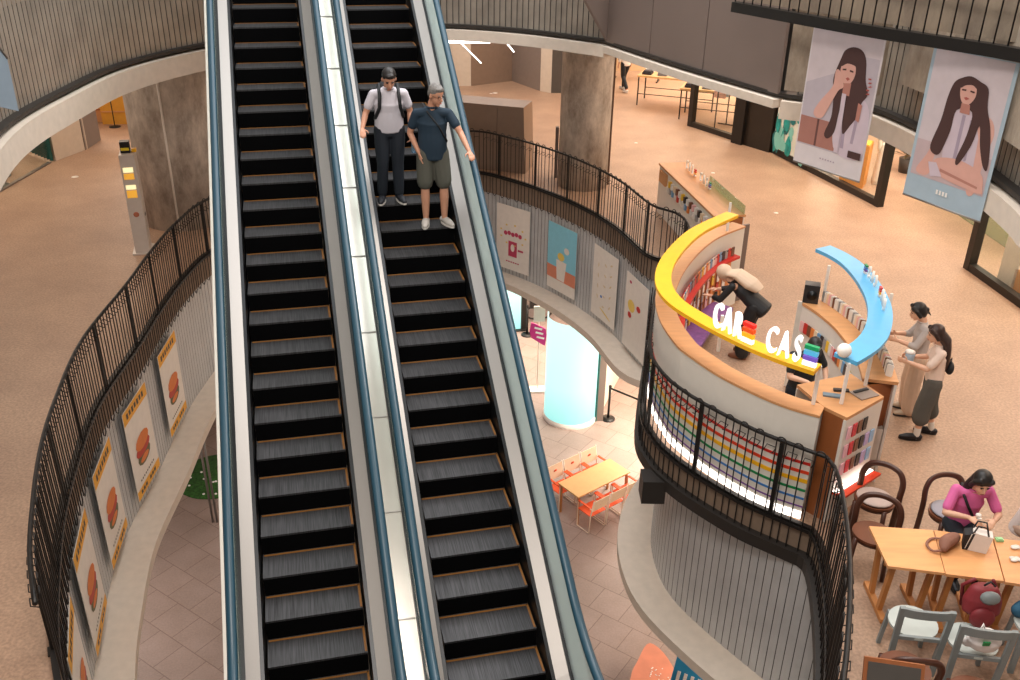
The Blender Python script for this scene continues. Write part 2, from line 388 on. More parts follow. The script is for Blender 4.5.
# ================================================================== escalators
EH = -0.2370; S = .87
P0 = Vector((-4.43707*S, 15.36692*S, CAM_Z-2.13495*S)); DX = 1.78068*S; PH = -.0197; W_ = 1.0184*S
RUN = .4*S; TAN = math.tan(math.radians(30)); ZC = P0.z
def gz(t, flat=0.):       # height of the nose line (local z) at horizontal distance t down-slope
    z = -t*TAN; zb = -ZC+.02; zt = 5.62-ZC; R = 1.6; c30 = math.cos(PI/6); tl = R*math.tan(PI/12)
    tb = -zb/TAN; tt = -zt/TAN
    if t > tb+tl: return zb
    if t > tb-tl*c30: x = tb+tl-t; return zb+R-math.sqrt(max(0, R*R-x*x))
    if t < tt-tl: return zt
    if t < tt+tl*c30: x = t-(tt-tl); return zt-R+math.sqrt(max(0, R*R-x*x))
    return z
TT = [-3.4+.12*k for k in range(0, 112)]
def sweep(mb, prof, t0=-3.2, t1=9.9):
    rows = []
    for t in [x for x in TT if t0 <= x <= t1]:
        rows.append(mb.add([(a, -t, gz(t)+b) for a, b in prof]))
    n = len(prof)
    for a, b in zip(rows, rows[1:]):
        for j in range(n): mb.face((a+j, a+(j+1) % n, b+(j+1) % n, b+j))
    mb.face([rows[0]+j for j in range(n)]); mb.face([rows[-1]+j for j in range(n-1, -1, -1)])
    return mb
def escalator(label, lat, phase, outer, name='escalator'):
    cr = Vector((math.cos(EH), -math.sin(EH), 0))
    cr = Vector((0.97205, 0.23478, 0))
    root = thing(name, label, 'escalator', tuple(P0+cr*lat), -EH, None)
    root.location.z += -.0537*S if lat else 0
    for k in range(-9, 27):
        t = (k+phase)*RUN; z = gz(t)
        zb = gz(t+RUN)
        if abs(z-gz(t-RUN)) < .004 and abs(zb-z) < .004 and k > 0: continue
        mb = MB().use(m_tread)
        x0, x1 = .012, W_-.012
        mb.box(((x0+x1)/2, -t+RUN/2, z-.02), (x1-x0, RUN-.01, .04))
        mb.use(m_riser)
        if z-zb > .01: mb.box(((x0+x1)/2, -t+.006, (z+zb)/2-.03), (x1-x0, .012, z-zb+.02))
        st = mb.build('step', root)
        e = MB().use(m_yellow); e.box(((x0+x1)/2, -t+RUN-.03, z+.002), (x1-x0-.02, .018, .006))
        e.box((x1-.012, -t+RUN/2, z+.002), (.02, RUN-.04, .006))
        e.build('yellow_edge', st)
    for side, sg in ((0, -1), (W_, 1)):
        X = lambda o: side+sg*o
        sweep(MB().use(m_skirt), [(X(.0), -.34), (X(.048), -.34), (X(.048), .10), (X(.012), .10)]).build('skirt', root)
        sweep(MB().use(m_steel), [(X(.046), .10), (X(.165), .14), (X(.165), .125), (X(.046), .085)]).build('inner_deck', root)
        sweep(MB().use(m_skirt), [(X(.165), .10), (X(.215), .10), (X(.215), .16), (X(.165), .16)], ).build('glass_channel', root)
        g = MB().use(m_glass_sheen if (sg > 0 and lat) else m_glassc); sweep(g, [(X(.195), .15), (X(.205), .15), (X(.205), .86), (X(.195), .86)], -2.9, 9.3); g.build('glass_panel', root)
        h = MB().use(m_rubber); h.smooth = True
        sweep(h, [(X(.165), .855), (X(.158), .88), (X(.17), .905), (X(.2), .913), (X(.23), .905), (X(.242), .88), (X(.235), .855), (X(.2), .848)], -3.1, 9.5)
        zb = -ZC+.02+.88; h.tube([(X(.2), -9.45, zb), (X(.2), -9.62, zb-.03), (X(.2), -9.78, zb-.16), (X(.2), -9.84, zb-.33), (X(.2), -9.78, zb-.5), (X(.2), -9.6, zb-.62)], .046, 8)
        h.build('handrail', root)
    # outer deck and truss side
    for side, sg in ((0, -1), (W_, 1)):
        if sg in outer:
            X = lambda o: side+sg*o
            sweep(MB().use(m_white), [(X(.215), .05), (X(.34), .05), (X(.34), .09), (X(.215), .09)]).build('outer_deck', root)
            sweep(MB().use(m_white), [(X(.33), -.95), (X(.35), -.95), (X(.35), .06), (X(.33), .06)]).build('truss_panel', root)
    sweep(MB().use(m_soff), [(-.3, -1.0), (W_+.3, -1.0), (W_+.3, -.93), (-.3, -.93)]).build('truss_soffit', root)
    return root
m_divider = mat('glossy cream divider', 'ded6cc', .22, .55, var=.04, scale=1.2)
escL = escalator('left escalator, empty, with dark steps and no one riding', 0, 0, (-1,))
escR = escalator('right escalator with dark steps carrying two men down', DX, PH, (1,))
dv = thing('escalator_divider', 'glossy pale cover strip running between the two escalators', 'cover strip', tuple(P0), -EH)
sweep(MB().use(m_divider), [(W_+.218, .04), (DX-.218, .03), (DX-.218, .075), (W_+.218, .085)]).build('cover_panel', dv)
for t in [x*.9-2.4 for x in range(0, 13)]: MB().use(m_steel).box(((W_+DX)/2, -t, gz(t)+.085), (DX-W_-.44, .012, .006), rx=math.radians(30)).build('joint_strip', dv)
for nm, y0, y1 in (('floor_landing', 1.0, 4.75),):
    struct(MB().use(m_dark).box((-.3, (y0+y1)/2, -.1), (6.6, y1-y0, .2)).build(nm))

# ================================================================== upper floor ring (its edge hangs above the middle floor)
UZ = 3.8
up_px = [(0, 122), (60, 88), (120, 62), (205, 42)]
up_left = [Vector((-4.6, 6.6, 0)), Vector((-5.6, 9.2, 0))]+[at(u, v, UZ) for u, v in up_px]
up_mid = [at(u, v, UZ) for u, v in ((432, 23), (520, 28), (609, 39))]
path_up = crm([Vector((p.x, p.y, 0)) for p in up_left]+[Vector((-3.8, 18.8, 0))]+[Vector((p.x, p.y, 0)) for p in up_mid], 8)
struct(corrugated(resample(path_up, .1), UZ, 5.2, pitch=.12, gw=.018, depth=.022, cm=m_corru).build('wall_upper'))
pr = [(-.3, UZ-.05), (.12, UZ-.05), (.12, UZ), (-.3, UZ)]
prb = [(-.3, UZ-.33), (.20, UZ-.33), (.20, UZ-.09), (-.3, UZ-.09)]
pan = [at(612, 40, UZ), at(690, 65, UZ), at(785, 92, UZ)]
path_pan = [Vector((p.x, p.y, 0)) for p in pan]
rt = [at(u, v, UZ) for u, v in ((875, 105), (918, 122), (960, 144), (1000, 172), (1050, 214))]+[Vector((4.6, 7.0, 0)), Vector((4.3, 6.0, 0))]
rt = [Vector((p.x, p.y, 0)) for p in rt]
path_r = crm([path_pan[-1]+Vector((.15, -.1, 0)), (path_pan[-1]+rt[0])/2+Vector((.06, .06, 0))]+rt, 8)
full = resample(path_up+crm(path_pan, 6)+path_r, .2)
struct(MB().use(m_dark).strip(full, pr).build('trim_5'))
for k_, (pp, hh) in enumerate((([p for p in resample(path_up, .15) if p.x < -3.2], .42), ([p for p in resample(path_up, .15) if p.x >= -3.3]+[path_pan[0]], .29), (crm(path_pan, 6), .21), ([path_pan[-1]]+resample(path_r, .2)[1:], .34))):
    struct(MB().use(m_ledge).strip(pp, [(-.3, UZ-hh), (.20, UZ-hh), (.20, UZ-.09), (-.3, UZ-.09)]).build('trim_%d' % (12+k_)))
struct(corrugated(resample(path_r, .1), UZ, 5.2, pitch=.12, gw=.018, depth=.022, cm=m_corru).build('wall_right'))
# flat brown-grey cladding panels
a, b = path_pan[0], path_pan[-1]
mb = MB()
d = (b-a); n = Vector((d.y, -d.x, 0)).normalized()
if n.dot(a) > 0: n = -n
ts = [0, .30, .62, 1.0]
for k in range(3):
    p, q = a+d*(ts[k]+.002)+n*.13, a+d*(ts[k+1]-.002)+n*.13
    mb.use(m_panel).slab3([(p.x, p.y, UZ-.02), (q.x, q.y, UZ-.02), (q.x, q.y, 5.5), (p.x, p.y, 5.5)], -n*.05)
t0 = far(583, 0, 17.0); t0b = far(570, -30, 17.0); p = a+n*.13
mb.slab3([(p.x, p.y, UZ-.02), (p.x, p.y, 5.5), tuple(t0b), tuple(t0)], -n*.05)
mb.use(m_groove).slab3([(a.x, a.y, UZ-.02), (b.x, b.y, UZ-.02), (b.x, b.y, 5.5), (a.x, a.y, 5.5)], -n*.03)
struct(mb.build('wall_panel'))
# the upper slab (ceiling of the middle floor)
hole_up = full+[Vector((5.0, .55, 0)), Vector((-5.2, .55, 0))]
mb = MB(); holed_slab(mb, [Vector((-22, -4, 0)), Vector((-30, 60, 0)), Vector((30, 60, 0)), Vector((22, -4, 0))], hole_up, 5.0, 5.55, m_floor, m_slab, m_soff); struct(mb.build('ceiling_middle'))
# ================================================================== the round kiosk
CT = 1.4
def at2(L, z): return [Vector((at(u, v, z).x, at(u, v, z).y, 0)) for u, v in L]
wall_pts = at2([(733, 222), (700, 236), (672, 262), (657, 292), (660, 318), (676, 343), (690, 355), (720, 375), (760, 395), (790, 407), (822, 416)], CT)
KW = resample(crm(wall_pts, 10), .1)          # runs anticlockwise: far end -> left -> near right; +offset = outwards?
KC = Vector((3.9, 11.4, 0))
sgn = 1 if (offset(KW, .1)[len(KW)//2]-KC).length > (KW[len(KW)//2]-KC).length else -1
K = lambda d: offset(KW, sgn*d)
m_kw = mat('kiosk white laminate', 'e2dcd2', .35, var=.02)
m_red = mat('stripe red', 'c8261c', .4); m_or = mat('stripe orange red', 'e2401c', .4); m_yel = mat('sign yellow', 'f9b91a', .38)
m_green = mat('stripe green', '0f8a4c', .4); m_blue = mat('stripe blue', '3f7fc4', .4); m_pur = mat('stripe purple', '7a4496', .4)
m_blu = mat('canopy blue', '5cb4e4', .35); m_lit = mat('lit white', 'fff4ea', .5, emit=3.2); m_letter = mat('lit letter white', 'ffffff', .5, emit=.75)
m_wood = mat('kiosk orange wood', 'cf9664', .45, var=.08, scale=2.5, stretch=(1, 6, 6)); m_brown = mat('brown veneer', '9a5a30', .45, var=.1, scale=2, stretch=(6, 1, 1))
ko = Vector(KW[0])
kiosk = thing('kiosk_counter', 'round white kiosk counter with rainbow stripes under a yellow CARE CASE ring', 'kiosk', tuple(ko))
def sweepK(m, prof, name, path=None, parent=kiosk, i0=0, i1=None, step=1):
    P = [p-ko for p in (path or KW)[i0:i1]][::step]
    o = [(sgn*a, b) for a, b in prof]
    return MB().use(m).strip(P, o).build(name, parent)
sweepK(m_kw, [(-.03, .0), (0, .0), (0, CT-.03), (-.03, CT-.03)], 'outer_panel')
sweepK(m_kw, [(-.24, .0), (-.21, .0), (-.21, CT-.03), (-.24, CT-.03)], 'inner_panel')
sweepK(m_wood, [(-.25, CT-.03), (.01, CT-.03), (.01, CT), (-.25, CT)], 'wooden_top')
for z, h, m in ((.74, .035, m_red), (.62, .04, m_or), (.50, .05, m_yel), (.385, .03, m_green), (.275, .026, m_blue), (.17, .018, m_pur)):
    sweepK(m, [(0, z), (.006, z), (.006, z+h), (0, z+h)], 'stripe', i0=6)
sweepK(m_lit, [(0, .015), (.012, .015), (.012, .11), (0, .11)], 'light_strip', i0=8)
# far end panel and near end panel
e = KW[0]-ko; mb = MB().use(m_panel).box((e.x+.12, e.y-.1, .69), (.34, .04, 1.38), rz=.5); mb.build('end_panel', kiosk)
# yellow ring on posts
yel_pts = at2([(731, 214), (694, 232), (669, 257), (661, 280), (671, 300), (700, 320), (740, 341), (780, 358), (822, 372)], 1.9)
YW = resample(crm(yel_pts, 10), .08); oy = -sgn
YP = [p-ko for p in YW]
ring = MB().use(m_yel).strip(YP, [(sgn*-.13, 1.87), (sgn*.08, 1.87), (sgn*.08, 1.92), (sgn*-.13, 1.92)]).build('yellow_ring', kiosk)
mw = mat('white post', 'f2ede6', .4)
for u, v in ((718, 351), (813, 404), (664, 296), (727, 231)):
    p = Vector((*at(u, v, CT).to_2d(), 0))-ko
    MB().use(mw).box((p.x, p.y, (CT+1.88)/2), (.035, .035, 1.88-CT)).build('post', kiosk)
# big lit letters
def arc_letters(path, txt, start, pitch, size, z, mats, parent, nm='sign_letter', face=1, wx=.44, depth=.05):
    s = start; L = [0]
    for a, b in zip(path, path[1:]): L.append(L[-1]+(b-a).length)
    def point(q):
        for k in range(len(L)-1):
            if L[k+1] >= q: return path[k].lerp(path[k+1], (q-L[k])/(L[k+1]-L[k])), (path[k+1]-path[k]).normalized()
        return path[-1], (path[-1]-path[-2]).normalized()
    for ch in txt:
        if ch != ' ':
            p, d = point(s); x = d*face; a = math.atan2(x.y, x.x)
            if ch in 'Ee#' :
                pal = mats[1] if ch == 'E' else mats[2]; mb = MB()
                for j, mm in enumerate(pal): mb.use(mm).box((0, 0, size*(.04+.80/len(pal)*(j+.5))*.95), (size*.44, depth, size*.52/len(pal)))
                o = mb.build(nm, parent); o.location = (p.x, p.y, z); o.rotation_euler = (0, 0, a)
            else:
                me = text_mesh(ch, size*1.28, depth/2, True); me.transform(Matrix.Diagonal((wx, 1, 1, 1))); me.materials.append(mats[0])
                o = D.objects.new(nm, me); COL.objects.link(o); o.parent = parent; o.location = (p.x, p.y, z+size*.47); o.rotation_euler = (PI/2, 0, a)
        s += pitch
    return s
ml = (m_letter, (m_letter, mat('lit yellow bar', 'f6b21c', .4, emit=.5), mat('lit orange bar', 'e8541c', .4, emit=.4), mat('lit red bar', 'e0261c', .4, emit=.5)),
      (m_letter, mat('lit purple bar', '7a5ac8', .4, emit=.3), mat('lit cyan bar', '56b8e8', .4, emit=.4), mat('lit green bar', '12925a', .4, emit=.3)))
YL = 0
for a, b in zip(YP, YP[1:]): YL += (b-a).length
outer = [p for p in offset(YP, sgn*.03)]
def path_s(path, u, v, z):   # arc length of the path point nearest the given place
    q = Vector((*at(u, v, z).to_2d(), 0))-ko; best = (9, 0); s = 0
    for a, b in zip(path, path[1:]):
        d = (a-q).length
        if d < best[0]: best = (d, s)
        s += (b-a).length
    return best[1]
s0 = path_s(outer, 716, 330, 1.92); s1 = path_s(outer, 808, 368, 1.92); pit = (s1-s0)/8
arc_letters(outer, 'CARE CAS#', s0, pit, .34, 1.92, ml, kiosk)
# red shelf, pegboard and goods inside the left half
i0 = 3; i1 = int(len(KW)*.52)
sweepK(m_red, [(-.245, .96), (-.42, .96), (-.42, 1.0), (-.245, 1.0)], 'red_shelf', i0=i0, i1=i1)
m_peg = mat('pegboard orange', 'd88a50', .5, var=.1, scale=5)
sweepK(m_peg, [(-.245, .25), (-.265, .25), (-.265, .95), (-.245, .95)], 'pegboard', i0=i0, i1=i1)
sweepK(mat('purple tray', '8a5a9c', .5, var=.2, scale=14), [(-.265, .18), (-.62, .18), (-.62, .25), (-.265, .25)], 'tray', i0=i0+4, i1=i1)
cases = [mat('phone case '+n, c, .35) for n, c in (('white', 'ece6de'), ('black', '2b2a2c'), ('orange', 'e0843c'), ('pink', 'e9b7b4'), ('grey', '9c9a98'), ('cream', 'f0d9b8'), ('red', 'c8392e'), ('yellow', 'efc23c'), ('blue', '6d9fc6'), ('brown', '7a4e38'))]
def case_mesh(mb, w=.078, h=.155, t=.012, m=None):
    mb.use(m or cases[0])
    c = .012; o = [(-w/2+c, 0), (w/2-c, 0), (w/2, c), (w/2, h-c), (w/2-c, h), (-w/2+c, h), (-w/2, h-c), (-w/2, c)]
    mb.slab3([(x, -t/2, z) for x, z in o], (0, t, 0)); mb.use(cases[1]).box((-w*.22, t/2+.002, h*.84), (w*.35, .004, h*.16))
    return mb
proto_cases = []
def phone_case(loc, rz, m, label, group, tilt=0., name='phone_case'):
    key = (name, m.name)
    me = next((x for k, x in proto_cases if k == key), None)
    if me is None:
        o = case_mesh(MB(), m=m).build(name); proto_cases.append((key, o.data))
    else: o = D.objects.new(name, me); COL.objects.link(o)
    o.location = loc; o.rotation_euler = (tilt, 0, rz); tag(o, m.name.split()[-1]+' '+label, 'phone case', group); return o
Kin = offset(KW, -sgn*.33); n = 0
for k in range(i0+1, i1-4, 1):
    p, q = Kin[k], Kin[k+1]; d = (q-p).normalized(); a = math.atan2(d.y, d.x)
    phone_case((p.x, p.y, 1.001), a, cases[(k*7+k//3) % 10], 'phone case standing upright on the curved red shelf inside the kiosk', 'phone cases on the red shelf')
Kp = offset(KW, -sgn*.285)
for row in range(4):
    for k in range(i0+2, i1-3, 2):
        p, q = Kp[k], Kp[k+1]; d = (q-p).normalized(); a = math.atan2(d.y, d.x)
        phone_case((p.x, p.y, .28+row*.168), a, cases[(k*3+row*5) % 10 if (k+row) % 3 else 0], 'phone case hanging on the orange pegboard below the red shelf', 'phone cases on the pegboard')
# ---- front desk (right end of the ring)
dk = [Vector((*at(u, v, CT).to_2d(), 0)) for u, v in ((824, 407), (847, 418), (884, 397), (851, 374), (797, 385))]
do = dk[1].copy()
desk = thing('sales_desk', 'orange wood sales desk with brown end panel at the kiosk corner', 'desk', tuple(do))
L_ = [p-do for p in dk]
MB().use(m_wood).prism(L_, CT-.035, CT+.004).build('desk_top', desk)
ins = [p+( (L_[0]+L_[2])/2-p).normalized()*.03 for p in L_]
MB().use(m_brown).slab3([(L_[0].x, L_[0].y, 0), (L_[1].x, L_[1].y, 0), (L_[1].x, L_[1].y, CT-.035), (L_[0].x, L_[0].y, CT-.035)], (.01, .03, 0)).build('end_panel', desk)
MB().use(m_kw).slab3([(L_[1].x, L_[1].y, 0.), (L_[2].x, L_[2].y, 0.), (L_[2].x, L_[2].y, CT-.035), (L_[1].x, L_[1].y, CT-.035)], (-.03, .01, 0)).build('side_panel', desk)
MB().use(m_kw).slab3([(L_[3].x, L_[3].y, 0.), (L_[4].x, L_[4].y, 0.), (L_[4].x, L_[4].y, CT-.035), (L_[3].x, L_[3].y, CT-.035)], (0, -.03, 0)).build('back_panel', desk)
sd = (L_[2]-L_[1]); sl = sd.length; sdn = sd.normalized(); sn = Vector((sdn.y, -sdn.x, 0))
pc = [mat('sticker pink', 'f0b9c4', .5), mat('sticker blue', '9fc4e6', .5), mat('sticker lilac', 'c9b4dc', .5), cases[1], cases[9], mat('sticker red', 'd8404a', .5)]
mb = MB()
for k in range(16):
    s_ = .06+(k % 6)*(sl-.1)/6; z_ = .62+(k//6)*.24
    c0 = L_[1]+sdn*(s_+.03)+sn*.012
    MB().use(pc[(k*5) % 6]).box((c0.x, c0.y, z_+.08), (.07, .012, .16), rz=math.atan2(sdn.y, sdn.x)).build('hanging_case', desk)
tray = MB().use(m_or)
a_ = L_[1]+sn*.01+Vector((0, 0, .40)); b_ = L_[2]+sn*.01+Vector((0, 0, .40))
tray.slab3([a_, b_, b_+sn*.16+Vector((0, 0, .03)), a_+sn*.16+Vector((0, 0, .03))], (0, 0, .03)); tray.use(m_lit).slab3([a_+Vector((0, 0, .035)), b_+Vector((0, 0, .035)), b_+sn*.06+Vector((0, 0, .04)), a_+sn*.06+Vector((0, 0, .04))], (0, 0, .01)); tray.build('orange_ledge', desk)
# things on the desk
p = at(868, 400, CT+.01)
bd = thing('tablet', 'grey clipboard tablet with a black pen bar lying on the desk', 'tablet', tuple(at(864, 394, CT+.006)), .45)
MB().use(mat('warm grey board', '97867c', .5)).box((0, 0, .006), (.26, .2, .012)).build('board', bd)
MB().use(cases[1]).box((-.0, .05, .02), (.2, .035, .014)).build('pen_bar', bd)
tag(MB().use(cases[1]).box((0, 0, .012), (.17, .05, .024), rz=-.1).build('card_reader'), 'small black device lying on the wooden desk behind the tablet', 'card reader').location = at(841, 391, CT+.006)
tag(MB().use(mat('slate grey', '6e7f8a', .5)).box((0, 0, .01), (.2, .075, .02), rz=-.25).build('keyboard'), 'blue-grey flat keyboard on the wooden counter', 'keyboard').location = at(832, 396, CT+.006)
# ---- right-hand shelf with the blue canopy
sh = at2([(806, 302), (820, 311), (837, 325), (852, 343), (863, 362), (868, 379)], CT)
SP = resample(crm(sh, 8), .08); so = SP[0].copy()
shelf = thing('display_shelf', 'curved wooden display shelf under the blue ring', 'shelf', tuple(so))
Pl = [p-so for p in SP]; s2 = 1 if (offset(SP, .1)[5]-KC).length > (SP[5]-KC).length else -1
def sweepS(m, prof, name, step=1): return MB().use(m).strip(Pl[::step], [(s2*a, b) for a, b in prof]).build(name, shelf)
sweepS(m_wood, [(-.06, CT-.04), (.34, CT-.04), (.34, CT), (-.06, CT)], 'shelf_top')
sweepS(m_kw, [(-.05, .75), (-.02, .75), (-.02, CT-.04), (-.05, CT-.04)], 'inner_panel')
sweepS(m_kw, [(.30, .0), (.33, .0), (.33, CT-.04), (.30, CT-.04)], 'outer_panel')
sweepS(m_kw, [(-.04, .0), (.29, .0), (.29, .75), (-.04, .75)], 'storage_base')
q = Pl[-1]; MB().use(m_brown).box((q.x+.18*s2*-1*0+.15, q.y+.0, .69), (.42, .03, 1.3), rz=.3).build('end_panel', shelf)
q = Pl[0]; MB().use(m_kw).box((q.x+.12, q.y+.05, .68), (.4, .03, 1.34), rz=-.5).build('end_panel', shelf)
blue_pts = at2([(823, 247), (838, 254), (853, 264), (868, 281), (879, 303), (879, 325), (868, 343), (843, 359)], 1.95)
BW = [p-so for p in resample(crm(blue_pts, 10), .08)]
mb = MB().use(m_blu); W2 = []
mb.strip(BW, [(-.14, 1.90), (.14, 1.90), (.14, 1.95), (-.14, 1.95)]); bc = mb.build('blue_ring', shelf)
for u, v, zz in ((823, 300, CT), (841, 404, CT), (865, 386, CT), (884, 330, CT)):
    p = Vector((*at(u, v, CT).to_2d(), 0))-so
    MB().use(mw).box((p.x, p.y, (CT+1.9)/2), (.032, .032, .52)).build('post', shelf)
white_l = mat('white foam letter', 'f4f0ea', .5)
mset = (white_l, (white_l, m_yel, m_or, m_red), (white_l, m_pur, m_blue, m_green))
bo = offset(BW, -.03); so_s = 0
arc_letters(list(reversed(bo)), 'CARE CAS#', .02+sum((b-a).length for a, b in zip(bo, bo[1:]))*.40, .145, .17, 1.95, mset, shelf, face=1, depth=.03)
# upright cases in two rows on the shelf
for r_, off in ((0, .24), (1, .02)):
    pth = offset(SP, s2*off)
    for k in range(1, len(pth)-2):
        for h in (0, .5):
            p = pth[k].lerp(pth[k+1], h); d = (pth[k+1]-pth[k]).normalized(); a = math.atan2(d.y, d.x)
            if r_ == 0: phone_case((p.x, p.y, CT+.001), a+1.1, cases[(0, 0, 4, 0, 5, 3, 0, 9)[(k*2+int(h*2)) % 8]], 'phone case standing in the row on the curved shelf below the blue ring', 'phone cases on the wooden shelf')
            elif h == 0: phone_case((p.x-.085*0, p.y, 1.0), a, cases[(k*3) % 10], 'phone case hanging on the inner side of the curved wooden shelf', 'phone cases hanging inside the shelf').location += Vector((d.y, -d.x, 0))*(-s2*.09)
# chip boxes on the outside of the right end
for k in range(9):
    p = at(880+k*1.2, 352+k*5.2, .95); pk_ = MB().use(white_l if k < 8 else m_green).box((0, 0, .05), (.05, .03, .1), rz=.5).build('hanging_packet', shelf); pk_.location = p-so
# speaker
sp = thing('speaker', 'small black speaker box standing at the end of the curved shelf', 'speaker', tuple(at(810, 301, CT+.004)), -.3)
MB().use(cases[1]).box((0, 0, .13), (.2, .16, .26)).build('cabinet', sp)
MB().use(m_skirt).lathe((0, 0, 0), [(0.0, -.005), (.05, 0), (.07, .01)], 16).build('cone', sp)
q_ = [c for c in sp.children if c.name.startswith('cone')][0]; q_.rotation_euler = (PI/2, 0, 0); q_.location = (0.01, -.082, .12)
bp_ = thing('round_lamp', 'round white ball ornament on the near tip of the blue ring', 'ornament', tuple(at(843, 357, 1.955)))
MB().use(white_l).ball((0, 0, .08), .08).build('ball', bp_); MB().use(m_blu).lathe((0, 0, 0), [(.04, 0), (.04, .012)], 12).build('foot', bp_)
# ---- white counter behind the kiosk
ca, cb, cd_ = at(659, 163, 1.05), at(714, 216, 1.05), at(733, 203, 1.05)
co = Vector((ca.x, ca.y, 0)); ax = (cb-ca); ln = math.hypot(ax.x, ax.y); ang = math.atan2(ax.y, ax.x)
wd = Vector((-math.sin(ang), math.cos(ang), 0)).dot(Vector((cd_.x-cb.x, cd_.y-cb.y, 0)))
wc = thing('display_counter', 'long white display counter with small coloured letters on top, behind the kiosk', 'counter', tuple(co), ang)
sg_ = 1 if wd > 0 else -1; wd = abs(wd)
MB().use(m_kw).box((ln/2, sg_*wd/2, .5), (ln, wd-.06, 1.0)).build('body', wc)
MB().use(m_wood).box((ln/2, sg_*wd/2, 1.03), (ln, wd, .04)).build('counter_top', wc)
MB().use(m_orng).box((.35, -sg_*-.01, .83), (.42, .06, .24)).build('orange_sign', wc)
MB().use(m_brown).box((ln+.0, sg_*wd/2, .8), (.04, wd*.8, .4)).build('end_panel', wc)
mb = MB()
for k in range(30):
    mb.use(cases[(k*7) % 10 if k % 3 else 0]).box((.75+k*(ln-.9)/30, -sg_*.0, .72+.12*(k % 2)), (.07, .07, .12))
mb.build('product_rail', wc)
mb = MB().use(glass('green edge glass', 'cfe8dc', .2)); mb.box((ln*.72, sg_*(wd-.03), 1.13), (ln*.55, .012, .16)).build('glass_screen', wc)
row = [Vector((ln*.15+.1*k, sg_*wd*.72, 0)) for k in range(20)]
arc_letters(row, 'CARE CAS#', .0, .17, .2, 1.05, mset, wc, face=1, depth=.03)
# ---- posters on the drum wall
m_paper = mat('poster paper', 'e6ded4', .5)
def poster(path, u, v_top, w, h, z_top, build, label, inset=-.035, group=None):
    # position on the wall path nearest to the given place
    q = at(u, v_top, z_top); best = min(range(len(path)-1), key=lambda k: (path[k]-Vector((q.x, q.y, 0))).length)
    a = path[best]; root_l = Vector((a.x, a.y, z_top-h))
    d = (path[min(best+2, len(path)-1)]-path[max(best-2, 0)]).normalized(); n = Vector((d.y, -d.x, 0))
    t = thing('wall_poster', label, 'poster', tuple(root_l+n*-inset), math.atan2(d.y, d.x), group)
    t['_face'] = 1
    mb = MB(); build(mb, w, h); o = mb.build('print', t); 
    MB().use(m_paper).box((0, .004, h/2), (w, .008, h)).build('backing', t)
    return t
def pq(mb, m, x0, z0, x1, z1, y=-.003): mb.use(m).poly([(x0, y, z0), (x1, y, z0), (x1, y, z1), (x0, y, z1)])
def pblob(mb, m, cx, cz, rx, rz, y=-.003, n=12, a=0): mb.use(m).poly([(cx+rx*math.cos(2*PI*k/n)*math.cos(a)-rz*math.sin(2*PI*k/n)*math.sin(a), y, cz+rx*math.cos(2*PI*k/n)*math.sin(a)+rz*math.sin(2*PI*k/n)*math.cos(a)) for k in range(n)])
m_by = mat('burger yellow', 'e9a62c', .5); m_bun = mat('bun orange', 'd9762c', .5); m_tom = mat('tomato red', 'b8321c', .5); m_let = mat('lettuce dark green', '5b5a34', .5); m_ink = mat('print ink', '3a2c20', .5)
def burger(mb, w, h):
    pq(mb, m_by, -w/2, h*.86, w/2, h); pq(mb, m_by, -w/2, 0, w/2, h*.10)
    for k in range(7): pq(mb, m_ink, -w*.38+k*w*.11, h*.90+(k % 2)*.012, -w*.31+k*w*.11, h*.96, -.005)
    for k in (0, 1, 2, 4, 5, 6): pq(mb, m_ink, -w*.36+k*w*.1, h*.03, -w*.29+k*w*.1, h*.07, -.005)
    for k in range(9): pq(mb, m_ink, -w*.3+k*w*.07, h*.15, -w*.26+k*w*.07, h*.17, -.005)
    pblob(mb, m_let, 0, h*.36, w*.27, h*.09, -.004); pblob(mb, m_tom, 0, h*.44, w*.30, h*.07, -.005); pblob(mb, m_bun, .01, h*.52, w*.28, h*.085, -.006); pblob(mb, m_bun, 0, h*.33, w*.18, h*.035, -.006)
PL = resample(offset(resample(path_left, .1), -.02), .05)
PLr = resample(path_left, .05)
for k, (u, v, lab) in enumerate(((167, 343, 'burger poster with yellow bands, the one nearest the escalator'), (132, 398, 'burger poster with yellow bands, second from the escalator'), (108, 456, 'burger poster with yellow bands, third from the escalator'), (89, 530, 'burger poster with yellow bands, fourth from the escalator'), (79, 625, 'burger poster with yellow bands, farthest down the left wall'))):
    poster(PLr, u, v, 1.0, 1.55, -.60, burger, lab)
pk = mat('print magenta', 'c03a5c', .5); pyl = mat('print pale yellow', 'e8c860', .5)
def drink1(mb, w, h):
    for k in range(5): pblob(mb, pk, -w*.22+k*w*.11, h*.57+.02*(k % 2), w*.055, h*.035)
    for k in range(9): pblob(mb, pyl, w*.38*math.cos(k*.7), h*.56+h*.16*math.sin(k*.7), w*.03, h*.014)
    pq(mb, pk, -w*.13, h*.22, w*.13, h*.46); pblob(mb, m_paper, 0, h*.36, w*.06, h*.06, -.005); pq(mb, pk, w*.16, h*.33, w*.32, h*.36)
    for k in range(6): pq(mb, pk, -w*.2+k*w*.07, h*.12, -w*.15+k*w*.07, h*.14)
def drink2(mb, w, h):
    pq(mb, mat('print aqua', '86c8dc', .5), -w/2, h*.3, w/2, h); pq(mb, mat('print salmon', 'd8876a', .5), -w/2, h*.17, w/2, h*.36, -.004)
    mb.use(m_paper).poly([(-w*.14, -.006, h*.18), (w*.12, -.006, h*.18), (w*.18, -.006, h*.48), (-w*.18, -.006, h*.48)]); pblob(mb, pyl, -.02, h*.54, w*.12, h*.06, -.007); pblob(mb, m_paper, w*.17, h*.66, w*.09, h*.05, -.007)
